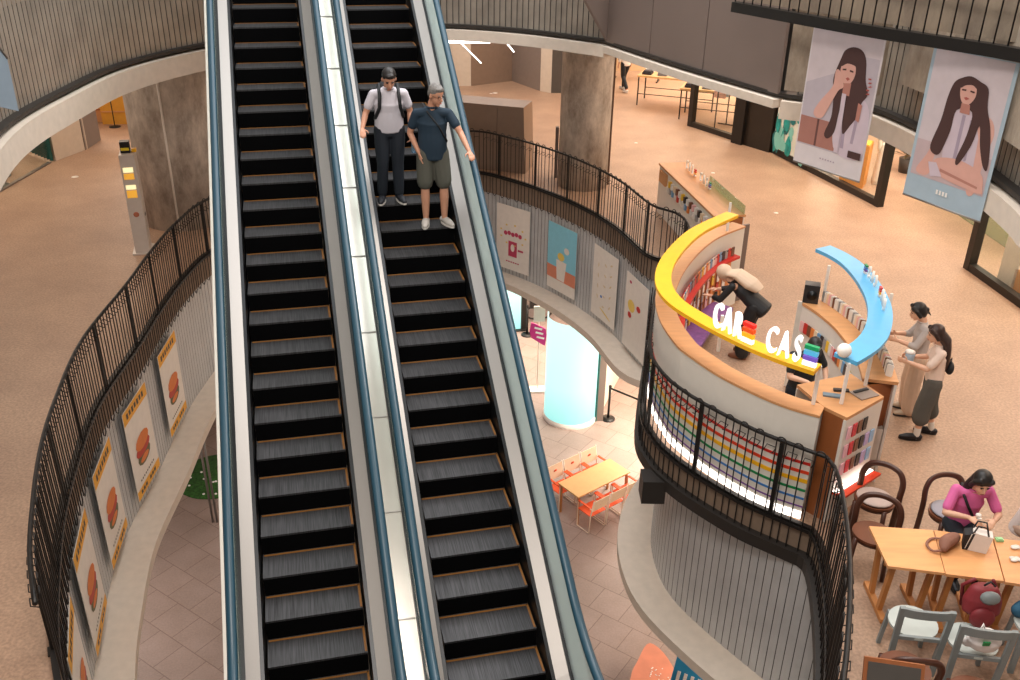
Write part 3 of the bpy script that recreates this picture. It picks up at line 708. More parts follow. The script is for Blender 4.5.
def drink3(mb, w, h):
    for k in range(14): pblob(mb, mat('print faint gold', 'd9c59a', .5), w*.3*math.sin(k*2.1), h*(.2+.05*k), w*.05, h*.012, a=k)
    pblob(mb, m_blue, -w*.1, h*.33, w*.04, h*.02); pblob(mb, pyl, w*.1, h*.12, w*.25, h*.012, a=-.3)
def drink4(mb, w, h):
    pblob(mb, pyl, -w*.2, h*.6, w*.16, h*.08); pblob(mb, m_red, w*.12, h*.64, w*.09, h*.04, -.004); pblob(mb, m_red, -w*.25, h*.47, w*.08, h*.04, -.004); pblob(mb, pk, -w*.3, h*.9, w*.05, h*.02)
PFr = resample(path_far, .05)
for u, v, fn, lab in ((513, 207, drink1, 'white poster with a pink cup drawing, nearest the escalator'), (560.5, 227, drink2, 'aqua and salmon poster with a white drink glass'), (603, 252, drink3, 'pale poster with faint gold print and one blue dot'), (645, 280, drink4, 'white poster with yellow and red fruit blobs, next to the kiosk')):
    poster(PFr, u, v, 1.04, 1.62, -.62, fn, lab)
# ================================================================== people
m_skin = mat('skin', 'c99276', .5, var=.04); m_skin2 = mat('skin light', 'dcae92', .5, var=.04)
m_hairb = mat('black hair', '1b1614', .45, var=.3, scale=30, stretch=(1, 1, .1)); m_hairg = mat('grey hair', '77736f', .55, var=.35, scale=40); m_hairbr = mat('dark brown hair', '33201a', .42, var=.3, scale=30, stretch=(1, 1, .1))
m_eye = mat('dark eye', '16110f', .3); m_lip = mat('lip', 'a3564c', .5)
def remesh(o, vox, smooth=3):
    r = o.modifiers.new('Remesh', 'REMESH'); r.mode = 'VOXEL'; r.voxel_size = vox; r.use_smooth_shade = True
    if smooth: s = o.modifiers.new('Smooth', 'SMOOTH'); s.factor = .5; s.iterations = smooth
    return o
def V3(*a): return Vector(a)
def limb(mb, pts, rs, flat=None, n=10):
    P = crm([Vector(p) for p in pts], 5) if len(pts) > 2 else [Vector(pts[0]).lerp(Vector(pts[1]), k/5) for k in range(6)]
    N = len(pts)-1; R = []
    for i in range(len(P)):
        t = i/(len(P)-1)*N; k = min(int(t), N-1); R.append(rs[k]+(rs[k+1]-rs[k])*(t-k))
    mb.tube(P, R, n, flat=flat)
    if not flat: mb.ball(P[0], R[0]*.98, 10, 6); mb.ball(P[-1], R[-1]*.98, 10, 6)
    else:
        fv = Vector(flat[0]).normalized()
        for p, q, rr in ((P[0], P[1], R[0]), (P[-1], P[-2], R[-1])):
            ax = (q-p).normalized(); sd = ax.cross(fv).normalized(); f2 = sd.cross(ax)
            mb.ball(p, (rr*.97, rr*.97*flat[1], rr*.22), 14, 6, Matrix((sd, f2, ax)).transposed())
def hand(mb, wrist, direction, palm_n, side, curl=.35, s=1.):
    # five separate fingers from a palm; direction = along the hand, palm_n = where the palm faces, side = +1 thumb to the left of direction x palm
    d = Vector(direction).normalized(); pn = Vector(palm_n); pn = (pn-d*pn.dot(d)).normalized(); x = d.cross(pn)*side
    w = Vector(wrist)
    mb.box(w+d*.045*s, (.0, .0, .0))
    limb(mb, [w, w+d*.045*s, w+d*.085*s], [.024*s, .033*s, .034*s], flat=(pn, .5))
    for i, L in enumerate((.066, .075, .070, .055)):
        b = w+d*.083*s+x*(.030-.020*i)*s; dd = d; pts = [b]; q = b
        for seg, fr in enumerate((.45, .32, .23)):
            c = curl*(.5+.5*seg); dd = (dd*math.cos(c)+pn*math.sin(c)).normalized() if seg or curl > 0 else dd
            q = q+dd*L*fr*s; pts.append(q)
        mb.tube(pts, [.0095*s, .0088*s, .008*s, .0068*s], 8); mb.ball(pts[-1], .0068*s, 6, 4)
    b = w+d*.03*s+x*.028*s; t1 = b+(d*.6+x*.75+pn*.15).normalized()*.034*s; t2 = t1+(d*.85+x*.35+pn*.35).normalized()*.03*s
    mb.tube([b, t1, t2], [.0115*s, .0105*s, .008*s], 8); mb.ball(t2, .008*s, 6, 4)
def head_parts(mb, hc, R, s=1.):
    # hc = head centre, R = 3x3 matrix whose columns are right, forward, up of the head
    T = lambda x, y, z: hc+R @ Vector((x*s, y*s, z*s))
    mb.ball(T(0, -.012, .03), (.076*s, .093*s, .088*s), 16, 10, R)
    mb.ball(T(0, .02, -.035), (.058*s, .068*s, .075*s), 14, 8, R)
    mb.ball(T(0, .058, -.095), (.026*s, .024*s, .02*s), 10, 6, R)
    mb.tube([T(0, .085, .015), T(0, .104, -.022), T(0, .092, -.036)], [.009*s, .015*s, .012*s], 8)
    mb.ball(T(0, .085, -.06), (.024*s, .01*s, .010*s), 8, 5, R)
    for q in (-1, 1): mb.ball(T(q*.077, -.005, -.008), (.011*s, .02*s, .032*s), 8, 6, R)
def rot_to(f, tilt=0., roll=0.):
    # head rotation: f = yaw angle about z (0 = facing +y), tilt < 0 looks down
    return Matrix.Rotation(f, 3, 'Z') @ Matrix.Rotation(roll, 3, 'Y') @ Matrix.Rotation(tilt, 3, 'X')
def figure(name, label, loc, rz, J, skin, top, bottom, shoes, hair, hair_m, yaw=0., tilt=0., sleeve=.5, legs='long', group=None, sole=None, female=False, hs=1., socks=None, untucked=.0, roll=0.):
    """J: joints in the figure's own frame (x = its right, y = forward, z up)."""
    t = thing(name, label, 'person', loc, rz, group)
    g = {k: Vector(v) for k, v in J.items() if not isinstance(v, float)}
    neck, pel, chest = g['neck'], g['pelvis'], g['chest']
    R = rot_to(yaw, tilt, roll); hc = neck+Vector((0, .0, .0))+R @ Vector((0, .03, .148))*hs
    sx = (g['shR']-g['shL']).normalized()
    fwd = Vector((-sx.y, sx.x, 0)).normalized()*(1 if True else -1)
    up = (neck-pel).normalized(); dep = sx.cross(up)
    mb = MB().use(skin)
    # continuous body
    tw = .145 if not female else .125
    limb(mb, [pel, (pel+chest)/2, chest, neck-up*.06], [tw, tw*.92, tw*1.05, .07], flat=(dep, .68), n=16)
    limb(mb, [neck-up*.08, neck+up*.02, hc-R @ Vector((0, .02, .05))], [.06, .052, .05], n=10)
    head_parts(mb, hc, R, hs)
    for s_, q in (('R', 1), ('L', -1)):
        sh, el, wr = g['sh'+s_], g['el'+s_], g['wr'+s_]
        limb(mb, [chest+sx*q*.06+up*.1, sh-up*.005], [.055, .05])
        limb(mb, [sh, sh.lerp(el, .5), el], [.052, .045, .036]); limb(mb, [el, el.lerp(wr, .35), wr], [.037, .036, .024])
        hd = g.get('hd'+s_, (wr-el).normalized()); pn = g.get('pn'+s_, -sx*q)
        hand(mb, wr, hd, pn, q, J.get('curl'+s_, .35), 1.0)
        hp, kn, an = g['hp'+s_], g['kn'+s_], g['an'+s_]
        limb(mb, [hp, hp.lerp(kn, .45), kn], [.083, .074, .052]); limb(mb, [kn, kn.lerp(an, .35), an], [.051, .055, .034])
        to = g['to'+s_]; limb(mb, [an-Vector((0, 0, .02)), to], [.036, .03])
    remesh(mb.build('body', t), .0085, 2)
    # face
    T = lambda x, y, z: hc+R @ Vector((x*hs, y*hs, z*hs))
    for q in (-1, 1):
        MB().use(m_eye).ball(T(q*.03, .076, .012), (.012*hs, .006*hs, .005*hs), 8, 5, R).build('eye', t)
        MB().use(hair_m).ball(T(q*.03, .08, .032), (.017*hs, .006*hs, .0035*hs), 8, 4, R).build('eyebrow', t)
    MB().use(m_lip).ball(T(0, .094, -.06), (.022*hs, .006*hs, .006*hs), 8, 5, R).build('mouth', t)
    # hair
    mb = MB().use(hair_m); mb.smooth = True
    if hair == 'short':
        mb.ball(T(0, -.022, .047), (.083*hs, .094*hs, .084*hs), 16, 10, R); mb.ball(T(0, -.05, .01), (.08*hs, .06*hs, .07*hs), 14, 8, R); mb.ball(T(.0, .045, .088), (.055*hs, .035*hs, .028*hs), 10, 6, R)
    else:
        mb.ball(T(0, -.02, .045), (.088*hs, .098*hs, .09*hs), 16, 10, R); mb.ball(T(0, -.055, 0), (.088*hs, .06*hs, .1*hs), 14, 8, R)
        for q in (-1, 1): mb.tube([T(q*.04, .05, .1), T(q*.078, .02, .04), T(q*.085, -.01, -.06)], [.03*hs, .028*hs, .024*hs], 8)
        if hair == 'long' or hair == 'longfront':
            back = -fwd*.09 if hair == 'long' else -fwd*.03
            a = T(0, -.06, -.02); b = neck-up*.05+back; c_ = neck-up*.36+back*1.2
            mb.tube([a, a.lerp(b, .5)+back*.4, b, b.lerp(c_, .5), c_], [.09, .105, .12, .11, .04], 14, flat=(fwd, .5))
        if hair == 'bun': mb.ball(T(0, -.11, .0), (.035, .035, .035)); mb.tube([T(0, -.11, -.01), T(0, -.14, -.1)], [.02, .008], 8)
    remesh(mb.build('hair', t), .009, 3)
    # top garment
    if top:
        mb = MB().use(top); ex = .012
        hem = pel+up*(-.05-untucked)
        limb(mb, [hem, pel+up*.08, (pel+chest)/2+up*.05, chest+up*.02, neck-up*.035], [tw+.028, tw+.024, tw+.018, tw*1.05+.026, .085], flat=(dep, .74), n=18)
        for s_, q in (('R', 1), ('L', -1)):
            sh, el, wr = g['sh'+s_], g['el'+s_], g['wr'+s_]
            limb(mb, [neck-up*.05+sx*q*.03, neck-up*.075+sx*q*.10, sh], [.055, .056, .053])
            if sleeve <= 1: limb(mb, [sh, sh.lerp(el, sleeve)], [.054, .057])
            else: limb(mb, [sh, el], [.057, .050]); limb(mb, [el, el.lerp(wr, (sleeve-1))], [.053, .042])
        remesh(mb.build('shirt', t), .0095, 2)
        mb = MB().use(top); mb.tube([neck+dep*0+up*-.012+Vector((.058*math.cos(a), .054*math.sin(a), 0)) for a in [2*PI*k/14 for k in range(14)]], .013, 6, closed=True); mb.build('collar', t)
    if bottom:
        mb = MB().use(bottom)
        limb(mb, [pel+up*.05, pel-up*.10], [tw+.008, tw+.018], flat=(dep, .72), n=16)
        for s_ in 'RL':
            hp, kn, an = g['hp'+s_], g['kn'+s_], g['an'+s_]
            if legs == 'long': limb(mb, [hp, hp.lerp(kn, .5), kn], [.097, .09, .072]); limb(mb, [kn, kn.lerp(an, .5), an+(kn-an).normalized()*.03], [.071, .068, .06])
            elif legs == 'wide': limb(mb, [hp, hp.lerp(kn, .5), kn], [.105, .11, .108]); limb(mb, [kn, kn.lerp(an, .5), an+(kn-an).normalized()*.03], [.107, .108, .11])
            elif legs == 'shorts': limb(mb, [hp, hp.lerp(kn, .5), hp.lerp(kn, .88)], [.10, .102, .097])
            elif legs == 'capri': limb(mb, [hp, hp.lerp(kn, .5), kn], [.108, .113, .11]); limb(mb, [kn, kn.lerp(an, .35)], [.11, .113])
        remesh(mb.build('trousers' if legs in ('long', 'wide') else 'shorts', t), .011, 2)
    if socks:
        for s_ in 'RL':
            an, kn = g['an'+s_], g['kn'+s_]; mb = MB().use(socks); limb(mb, [an-Vector((0, 0, .03)), an.lerp(kn, .28)], [.04, .044]); mb.build('sock', t)
    if shoes:
        for s_ in 'RL':
            an, to = g['an'+s_], g['to'+s_]; d = (to-an); d.z = 0; d.normalize(); zb = min(an.z-.075, to.z-.025)
            he = Vector((an.x, an.y, 0))-d*.045; tip = Vector((to.x, to.y, 0))+d*.045; mb = MB().use(shoes); n = Vector((d.y, -d.x, 0))
            mb.tube([he+V3(0, 0, zb+.045), he.lerp(tip, .35)+V3(0, 0, zb+.05), he.lerp(tip, .7)+V3(0, 0, zb+.04), tip+V3(0, 0, zb+.03)], [.038, .046, .048, .03], 12, flat=((0, 0, 1), .85)); mb.ball(he+V3(0, 0, zb+.045), .038); mb.ball(tip+V3(0, 0, zb+.03), (.03, .03, .026))
            o = remesh(mb.build('shoe', t), .008, 2)
            mb = MB().use(sole or shoes); out = []
            for k in range(16):
                a = 2*PI*k/16; c = he.lerp(tip, .5)+d*((tip-he).length/2+.03)*math.cos(a)+n*.047*math.sin(a); out.append((c.x, c.y))
            mb.prism(out, zb, zb+.022); mb.build('sole', o)
    return t, hc, R, g
def stand(h=1.7, female=False, **kw):
    s = h/1.7
    w = .15 if female else .178
    J = dict(pelvis=(0, 0, .92), chest=(0, .01, 1.22), neck=(0, 0, 1.44), shR=(w, 0, 1.35), shL=(-w, 0, 1.35), elR=(w+.05, -.02, 1.10), elL=(-w-.05, -.02, 1.10), wrR=(w+.06, .05, .86), wrL=(-w-.06, .05, .86),
             hpR=(.09, 0, .88), hpL=(-.09, 0, .88), knR=(.10, .02, .48), knL=(-.10, .02, .48), anR=(.10, -.02, .085), anL=(-.10, -.02, .085), toR=(.115, .11, .04), toL=(-.115, .11, .04))
    J = {k: tuple(x*s for x in v) for k, v in J.items()}
    for k, v in kw.items(): J[k] = v
    return J
CR = Vector((0.97205, 0.23478, 0)); FW = Vector((-.23478, .97205, 0))
def tread_pt(k, across, back):   # point on tread k of the right escalator
    t = (k+PH)*RUN
    return P0+CR*(DX+across)+FW*(-t+back)+Vector((0, 0, gz(t)-.0537*S))
RZ_DOWN = math.atan2(-FW.y, -FW.x)-PI/2       # facing down the slope
# man in the white polo: hand on the left handrail (his right)
m_polo = mat('white polo cloth', 'cdc8cf', .8, bump=.1, bscale=30); m_navyt = mat('dark navy trousers', '151c26', .8); m_navy = mat('navy polo cloth', '1c3040', .8); m_khaki = mat('dark khaki cloth', '54534a', .85)
m_strap = mat('black strap', '15171b', .6); m_shoeg = mat('grey trainer', 'b9b2aa', .6); m_shoeb = mat('black trainer', '23242a', .6); m_solew = mat('white sole', 'dcd6ce', .6)
L1 = tread_pt(9, .21, .16)
J1 = stand(1.70, neck=(0, .08, 1.38), chest=(0, .03, 1.18), shR=(.175, .05, 1.295), shL=(-.175, .05, 1.295), elR=(.27, .05, 1.08), wrR=(.33, .22, .95), hdR=(.05, .9, -.35), pnR=(0, 0, -1), curlR=.45,
           elL=(-.25, .0, 1.07), wrL=(-.24, .10, .86), hdL=(.1, .4, -.9), pnL=(1, 0, 0), curlL=.8, knR=(.10, .05, .48), knL=(-.08, .03, .48), anR=(.12, .02, .085), anL=(-.08, .04, .085), toR=(.15, .14, .04), toL=(-.11, .16, .04))
man1, hc, R, g = figure('person', 'man in white polo shirt and dark trousers looking down, riding the right escalator', L1, RZ_DOWN, J1, m_skin, m_polo, m_navyt, m_shoeb, 'short', m_hairb, tilt=-.6, sleeve=.62, sole=m_solew)
for q in (-1, 1):
    MB().use(m_strap).tube([(q*.10, -.09, 1.30), (q*.105, .05, 1.40), (q*.11, .15, 1.29), (q*.12, .165, 1.16), (q*.16, .07, 1.03), (q*.15, -.06, .98)], .021, 8, flat=((0, 1, 0), .5)).build('backpack_strap', man1)
bk = MB().use(m_strap); bk.ball((0, -.2, 1.2), (.14, .09, .2)); bk.build('backpack', man1)
wb = thing('water_bottle', 'clear plastic water bottle held low by the man in white', 'bottle', tuple(L1+CR*.26+FW*-.16+Vector((0, 0, .62))))
MB().use(glass('bottle plastic', 'bcd6e6', .2, .05, .25)).lathe((0, 0, 0), [(.02, 0), (.03, .01), (.03, .13), (.012, .17), (.012, .185)], 14).build('bottle_body', wb); MB().use(m_blue).lathe((0, 0, .185), [(.014, 0), (.014, .02)], 12).build('cap', wb)
L2 = tread_pt(10, .66, .15)
J2 = stand(1.70, neck=(.0, .05, 1.42), shR=(.178, .0, 1.335), shL=(-.182, .05, 1.335), elR=(.25, -.05, 1.10), wrR=(.17, .05, .90), hdR=(-.2, .15, -.9), pnR=(-1, 0, 0), curlR=.2,
           elL=(-.30, .16, 1.13), wrL=(-.355, .39, .975), hdL=(-.1, .9, -.3), pnL=(0, 0, -1), curlL=.45, anR=(.10, .02, .085), anL=(-.12, .04, .085), toR=(.13, .14, .04), toL=(-.17, .16, .04), knL=(-.12, .04, .48))
man2, hc, R, g = figure('person', 'grey-haired man in navy polo and khaki shorts holding the handrail on the escalator', L2, RZ_DOWN, J2, m_skin, m_navy, m_khaki, m_shoeg, 'short', m_hairg, yaw=.55, tilt=-.3, sleeve=.6, legs='shorts', sole=m_solew, untucked=.05)
MB().use(m_strap).tube([(.10, -.05, 1.43), (.06, .11, 1.36), (-.06, .145, 1.2), (-.155, .09, 1.02), (-.165, -.02, .98)], .011, 8, flat=((0, 1, 0), .5)).build('crossbody_strap', man2)
gm = MB().use(m_eye)
for q in (-1, 1): gm.tube([hc+R @ Vector((q*.031+.021*math.cos(a), .095, .008+.016*math.sin(a))) for a in [2*PI*k/12 for k in range(12)]], .0016, 5, closed=True)
gm.tube([hc+R @ Vector((-.052, .093, .01)), hc+R @ Vector((-.08, .0, .012))], .0016, 5); gm.tube([hc+R @ Vector((.052, .093, .01)), hc+R @ Vector((.08, .0, .012))], .0016, 5); gm.tube([hc+R @ Vector((-.01, .097, .01)), hc+R @ Vector((.01, .097, .01))], .0016, 5)
gm.build('glasses', man2)
# two women beside the kiosk
m_grey = mat('light grey blouse', 'b4aca8', .8); m_beige = mat('beige cloth', 'c8ac96', .85); m_blush = mat('cream blouse', 'e6cfc0', .8); m_gsk = mat('dark grey cloth', '55534e', .85); m_clogb = mat('black shoe leather', '17151a', .4)
pA = at(905, 412, 0); pB = at(913, 438, 0)
face = PI*.44
JA = stand(1.66, True, neck=(0, .05, 1.39), elR=(.2, .12, 1.10), wrR=(.10, .32, 1.13), hdR=(-.3, .9, .1), pnR=(-1, 0, -.2), elL=(-.2, .12, 1.10), wrL=(-.10, .33, 1.12), hdL=(.3, .9, .1), pnL=(1, 0, -.2), curlR=.6, curlL=.6)
wA, *_ = figure('person', 'woman in pale grey blouse and beige trousers facing the kiosk', pA, face, JA, m_skin2, m_grey, m_beige, mat('beige shoe', 'b8a48e', .6), 'bun', m_hairb, tilt=-.4, sleeve=1.3, legs='wide', female=True, untucked=.06, sole=cases[1])
JB = stand(1.64, True, neck=(0, .04, 1.37), elR=(.2, .10, 1.08), wrR=(.10, .30, 1.09), hdR=(-.1, .9, .1), pnR=(-1, 0, 0), elL=(-.2, .14, 1.09), wrL=(-.14, .36, 1.12), hdL=(.1, .9, .1), pnL=(1, 0, 0), curlR=.6, curlL=.6, anR=(.12, -.14, .085), toR=(.14, -.0, .04), anL=(-.11, .06, .085), toL=(-.13, .2, .04), knR=(.11, -.03, .47), knL=(-.1, .06, .47))
wB, *_ = figure('person', 'long-haired woman in cream top and dark grey cropped trousers', pB+Vector((.10, .04, 0)), face-.12, JB, m_skin2, m_blush, m_gsk, m_clogb, 'long', m_hairbr, tilt=-.3, yaw=.2, sleeve=.75, legs='capri', female=True, socks=m_solew, untucked=-.03)
hbz = Vector((*(pB+Vector((.25, .02, 0))).to_2d(), .95)); hb_ = thing('handbag', 'small black and red bag hanging behind the long-haired woman', 'bag', tuple(hbz), face)
MB().use(m_strap).ball((0, 0, .1), (.10, .05, .09)).build('bag_body', hb_); MB().use(m_red).ball((.09, -.02, .04), (.05, .045, .05)).build('red_charm', hb_); MB().use(m_strap).tube([(-.05, 0, .16), (0, .0, .24), (.05, 0, .16)], .006, 6).build('strap', hb_)
cu = thing('iced_drink', 'pale blue drink cup held by the women at the kiosk', 'drink cup', tuple(at(908, 362, 1.0)))
MB().use(mat('pale blue cup', 'a9c6dc', .3)).lathe((0, 0, 0), [(.05, 0), (.062, .02), (.068, .12), (.06, .14)], 16).build('cup_body', cu); MB().use(white_l).lathe((0, 0, .14), [(.062, 0), (.06, .02), (.02, .03)], 16).build('lid', cu)
# kiosk clerks
pC = at(742, 356, 0)
JC = stand(1.68, pelvis=(0, -.12, .90), chest=(0, .12, 1.08), neck=(0, .32, 1.17), shR=(.18, .24, 1.17), shL=(-.18, .24, 1.17), elR=(.24, .38, .95), wrR=(.16, .55, .93), elL=(-.24, .38, .95), wrL=(-.14, .56, .93), hdR=(-.2, .9, -.1), hdL=(.2, .9, -.1), pnR=(0, 0, -1), pnL=(0, 0, -1),
           hpR=(.09, -.1, .88), hpL=(-.09, -.1, .88))
wC, hcC, RC, gC = figure('person', 'shop clerk in a black outfit and beige headscarf bending over the pegboard', pC, 1.05, JC, m_skin2, m_strap, m_strap, mat('brown shoe', '7a4c34', .6), 'short', m_hairb, tilt=-.7, sleeve=1.6, legs='wide', untucked=.1)
mb = MB().use(mat('beige headscarf', 'd8bfa6', .8)); mb.smooth = True
mb.ball(hcC+RC @ Vector((0, -.02, .03)), (.11, .12, .115), 16, 10); mb.tube([hcC+Vector((0, -.04, .02)), hcC+Vector((0, -.2, .05)), (0, .02, 1.2), (0, -.12, 1.13)], [.10, .15, .17, .11], 14, flat=((0, 0, 1), .45)); remesh(mb.build('headscarf', wC), .012, 3)
pD = at(818, 440, 0)+Vector((-.42, -.16, 0))
JD = stand(1.72, neck=(0, .08, 1.42), elR=(.26, .1, 1.13), wrR=(.14, .30, 1.14), elL=(-.26, .1, 1.13), wrL=(-.1, .32, 1.14), hdR=(-.3, .9, 0), hdL=(.3, .9, 0), pnR=(0, 0, -1), pnL=(0, 0, -1))
wD, *_ = figure('person', 'kiosk clerk in a black t-shirt standing behind the counter, head bowed', pD, PI+.35, JD, m_skin2, m_strap, m_navyt, m_shoeb, 'short', m_hairb, tilt=-.5, yaw=-.3, sleeve=.7)
me = text_mesh('SAS', .13, .004, True); me.materials.append(white_l); o = D.objects.new('shirt_print', me); COL.objects.link(o); o.parent = wD; o.location = (0.0, .128, 1.22); o.rotation_euler = (PI/2-.1, 0, PI)
# ================================================================== surroundings on the middle floor
def flat_at(u, v): p = at(u, v, 0); return Vector((p.x, p.y, 0))
def wall_seg(mb, a, b, z0, z1, th=.1):
    a = Vector(a); b = Vector(b); d = (b-a).normalized(); n = Vector((-d.y, d.x, 0))*th
    if n.dot(a) < 0: n = -n
    mb.slab3([(a.x, a.y, z0), (b.x, b.y, z0), (b.x, b.y, z1), (a.x, a.y, z1)], n)
# concrete columns
c = flat_at(188, 217); mb = MB().use(m_conc); mb.lathe((c.x, c.y, 0), [(.86, 0), (.86, 5)], 48); struct(mb.build('trim_7'))
o = thing('conduit', 'thin white pipe running up the left concrete column', 'pipe'); d0 = (Vector((0, 0, 0))-c).normalized(); e = c+Matrix.Rotation(-.22, 3, 'Z') @ d0*.88
MB().use(m_white).tube([(e.x, e.y, 0), (e.x, e.y, 4.9)], .022, 8).build('pipe', o)
c = flat_at(582, 184); struct(MB().use(m_conc).lathe((c.x, c.y, 0), [(.57, 0), (.57, 5)], 48).build('trim_8'))
q = flat_at(604, 184); struct(MB().use(mat('bronze strip', '6e5646', .4, .5)).box((q.x+.02, q.y+.1, 2.5), (.16, .3, 5)).build('trim_9'))
q = flat_at(555.5, 177); MBp = tag(MB().use(m_panel).box((0, 0, .6), (.07, .12, 1.2)).build('bollard'), 'slim brown post left of the middle concrete column', 'post'); MBp.location = (q.x, q.y, 0)
# big box hoarding
a, b = flat_at(449, 166), flat_at(525, 174); d = (b-a); bx = thing('hoarding_box', 'large brown-grey metal box standing behind the railing by the escalator', 'box', tuple(a), math.atan2(d.y, d.x)); L = d.length
mb = MB().use(mat('brown grey metal', '8d7868', .42, .35)); mb.slab3([(0, 0, 0), (L, 0, 0), (L-.1, .1, 1.55), (0, .1, 1.55)], (0, .75, 0)); mb.build('shell', bx)
MB().use(mat('sheet seam', '6c5a4c', .5)).box((L*.62, .05, .77), (.012, .02, 1.45), rx=-.06).build('seam', bx)
# back hoardings
m_hg = mat('warm grey hoarding', '8a7d75', .6, var=.04); m_hb = mat('brown hoarding', '86705f', .6, var=.05); m_cream = mat('cream wall', 'd6c9b8', .7)
for k, (p, q, m) in enumerate((((400, 90), (446, 86), m_hg), ((446, 86), (471, 86), m_cream), ((471, 86), (512, 81), m_hb), ((512, 81), (540, 91), m_hg), ((540, 91), (551, 93), m_cream), ((551, 93), (600, 93), m_groove))):
    mb = MB().use(m); wall_seg(mb, flat_at(*p), flat_at(*q), 0, 5); struct(mb.build('wall_back_%d' % (k+1)))
tl = mat('lit tube', 'fff6ec', .5, emit=7)
for a, b, lab in ((far(444, 41, 22.6), far(490, 41.5, 22.6), 'lit white tube lamp under the soffit left of the middle column'), (far(536, 45, 22.2), far(592, 49, 21.4), 'lit white tube lamp under the soffit above the middle column')):
    t = thing('tube_lamp', lab, 'lamp', tuple(a)); MB().use(tl).tube([(0, 0, 0), b-a], .045, 8).build('tube', t); MB().use(m_white).bar(Vector((0, 0, .06)), b-a+Vector((0, 0, .06)), .1, .04).build('housing', t)
    for q_ in (.2, .8): p_ = (b-a)*q_; MB().use(m_white).tube([p_+Vector((0, 0, .06)), Vector((p_.x, p_.y, 5.0-a.z))], .01, 5).build('hanger', t)
for k, (a, b, lab) in enumerate(((far(461, 43, 26), far(481, 63, 25.6), 'thin glowing white bar slanting in front of the back hoarding, left'), (far(505, 41, 26), far(514, 52, 26), 'short thin glowing white bar in front of the back hoarding, right'))):
    t = thing('glow_bar', lab, 'lamp', tuple(a)); MB().use(tl).tube([(0, 0, 0), b-a], .016, 6).build('tube', t); MB().use(m_white).tube([(0, 0, 0), (0, 0, 1.6)], .01, 5).build('hanger', t)  # slanting white lines built as glowing bars, each on an added hanger
# ---- left shop fronts
mb = MB().use(m_cream); wall_seg(mb, flat_at(56, 161), flat_at(85, 150), 0, 1.0); wall_seg(mb, flat_at(78, 152), flat_at(88, 149), 0, 5); struct(mb.build('wall_shop_left'))
mb = MB().use(m_hg); wall_seg(mb, flat_at(86, 150), flat_at(101, 140), 0, 5, .5); struct(mb.build('wall_pillar'))
mb = MB().use(m_cream); wall_seg(mb, flat_at(-60, 150), flat_at(60, 105), 0, 5); wall_seg(mb, flat_at(60, 105), flat_at(160, 96), 0, 5); struct(mb.build('wall_shop_far'))
t = thing('picture', 'framed dark artwork above the cream half wall on the far left', 'picture', tuple(flat_at(62, 145)+Vector((0, 0, 1.1))), .5)
MB().use(m_brown).box((.6, 0, .5), (1.9, .06, .95)).build('frame', t); mb = MB().use(m_groove).box((.6, -.04, .5), (1.7, .02, .8))
mb.build('canvas', t)
mbb = MB(); 
for k in range(9): mbb.use(cases[(5, 0, 4, 9)[k % 4]]).ball((.05+k*.13, -.055, .35+.3*math.sin(k*2.3)*.6+.1), (.13, .012, .1), 10, 6)
mbb.build('paint_marks', t)
t = thing('hanging_curtain', 'dark teal panel curtain hanging at the far left shop window', 'curtain', (0, 0, 0))
m_teal = mat('dark teal fabric', '1e5a54', .8, var=.2, scale=2)
p, q = flat_at(26, 152), flat_at(53, 163); n_ = 18
mb = MB().use(m_teal)
for k in range(n_):
    a = p.lerp(q, k/n_); b = p.lerp(q, (k+1)/n_); dd = .05*(-1)**k
    mb.poly([(a.x, a.y+dd, .05), (b.x, b.y-dd, .05), (b.x, b.y-dd, 2.9), (a.x, a.y+dd, 2.9)])
mb.build('cloth', t); MB().use(m_black).tube([p+Vector((0, 0, 2.95)), q+Vector((0, 0, 2.95))], .03, 8).build('curtain_rail', t)
mb = MB().use(m_steel); a, b = flat_at(-15, 200), flat_at(50, 163); mb.bar(a+Vector((0, 0, .02)), b+Vector((0, 0, .02)), .08, .03); struct(mb.build('trim_10'))
mb = MB().use(m_glass); wall_seg(mb, a, b, .04, 2.9, .015); struct(mb.build('window_1'))
for k, (u, v) in enumerate(((5, 176), (2, 185))):
    t = thing('round_stool', ('upper' if k == 0 else 'lower')+' pale round stool inside the far left shop window', 'stool', tuple(flat_at(u-3, v)))
    MB().use(m_white).lathe((0, 0, 0), [(.14, 0), (.05, .1), (.05, .35), (.2, .4), (.22, .46), (.0, .48)], 20).build('seat', t)
    MB().use(m_steel).lathe((0, 0, 0), [(.2, 0), (.2, .02)], 20).build('base', t)
for k, (u, v, m) in enumerate(((96, 108, m_orng), (124, 110, mat('mustard carton', 'e0a43c', .6)))):
    t = thing('display_cabinet', ('orange slatted' if k == 0 else 'mustard yellow')+' cabinet in the left back shop', 'cabinet', tuple(flat_at(u, v+12)), .1)
    MB().use(m).box((0, 0, .9), (1.0, .5, 1.8)).build('body', t)
    for j in range(3): MB().use(m_brown if k == 0 else m_orng).box((0, -.26, .35+j*.55), (.95, .02, .03)).build('shelf', t)
t = thing('barrier_post', 'thin dark sign post on the left back shop floor', 'post', tuple(flat_at(115, 127))); MB().use(m_black).tube([(0, 0, 0), (0, 0, 1.0)], .015, 6).build('pole', t); MB().use(m_black).lathe((0, 0, 0), [(.15, 0), (.15, .02), (.03, .04)], 16).build('base', t)
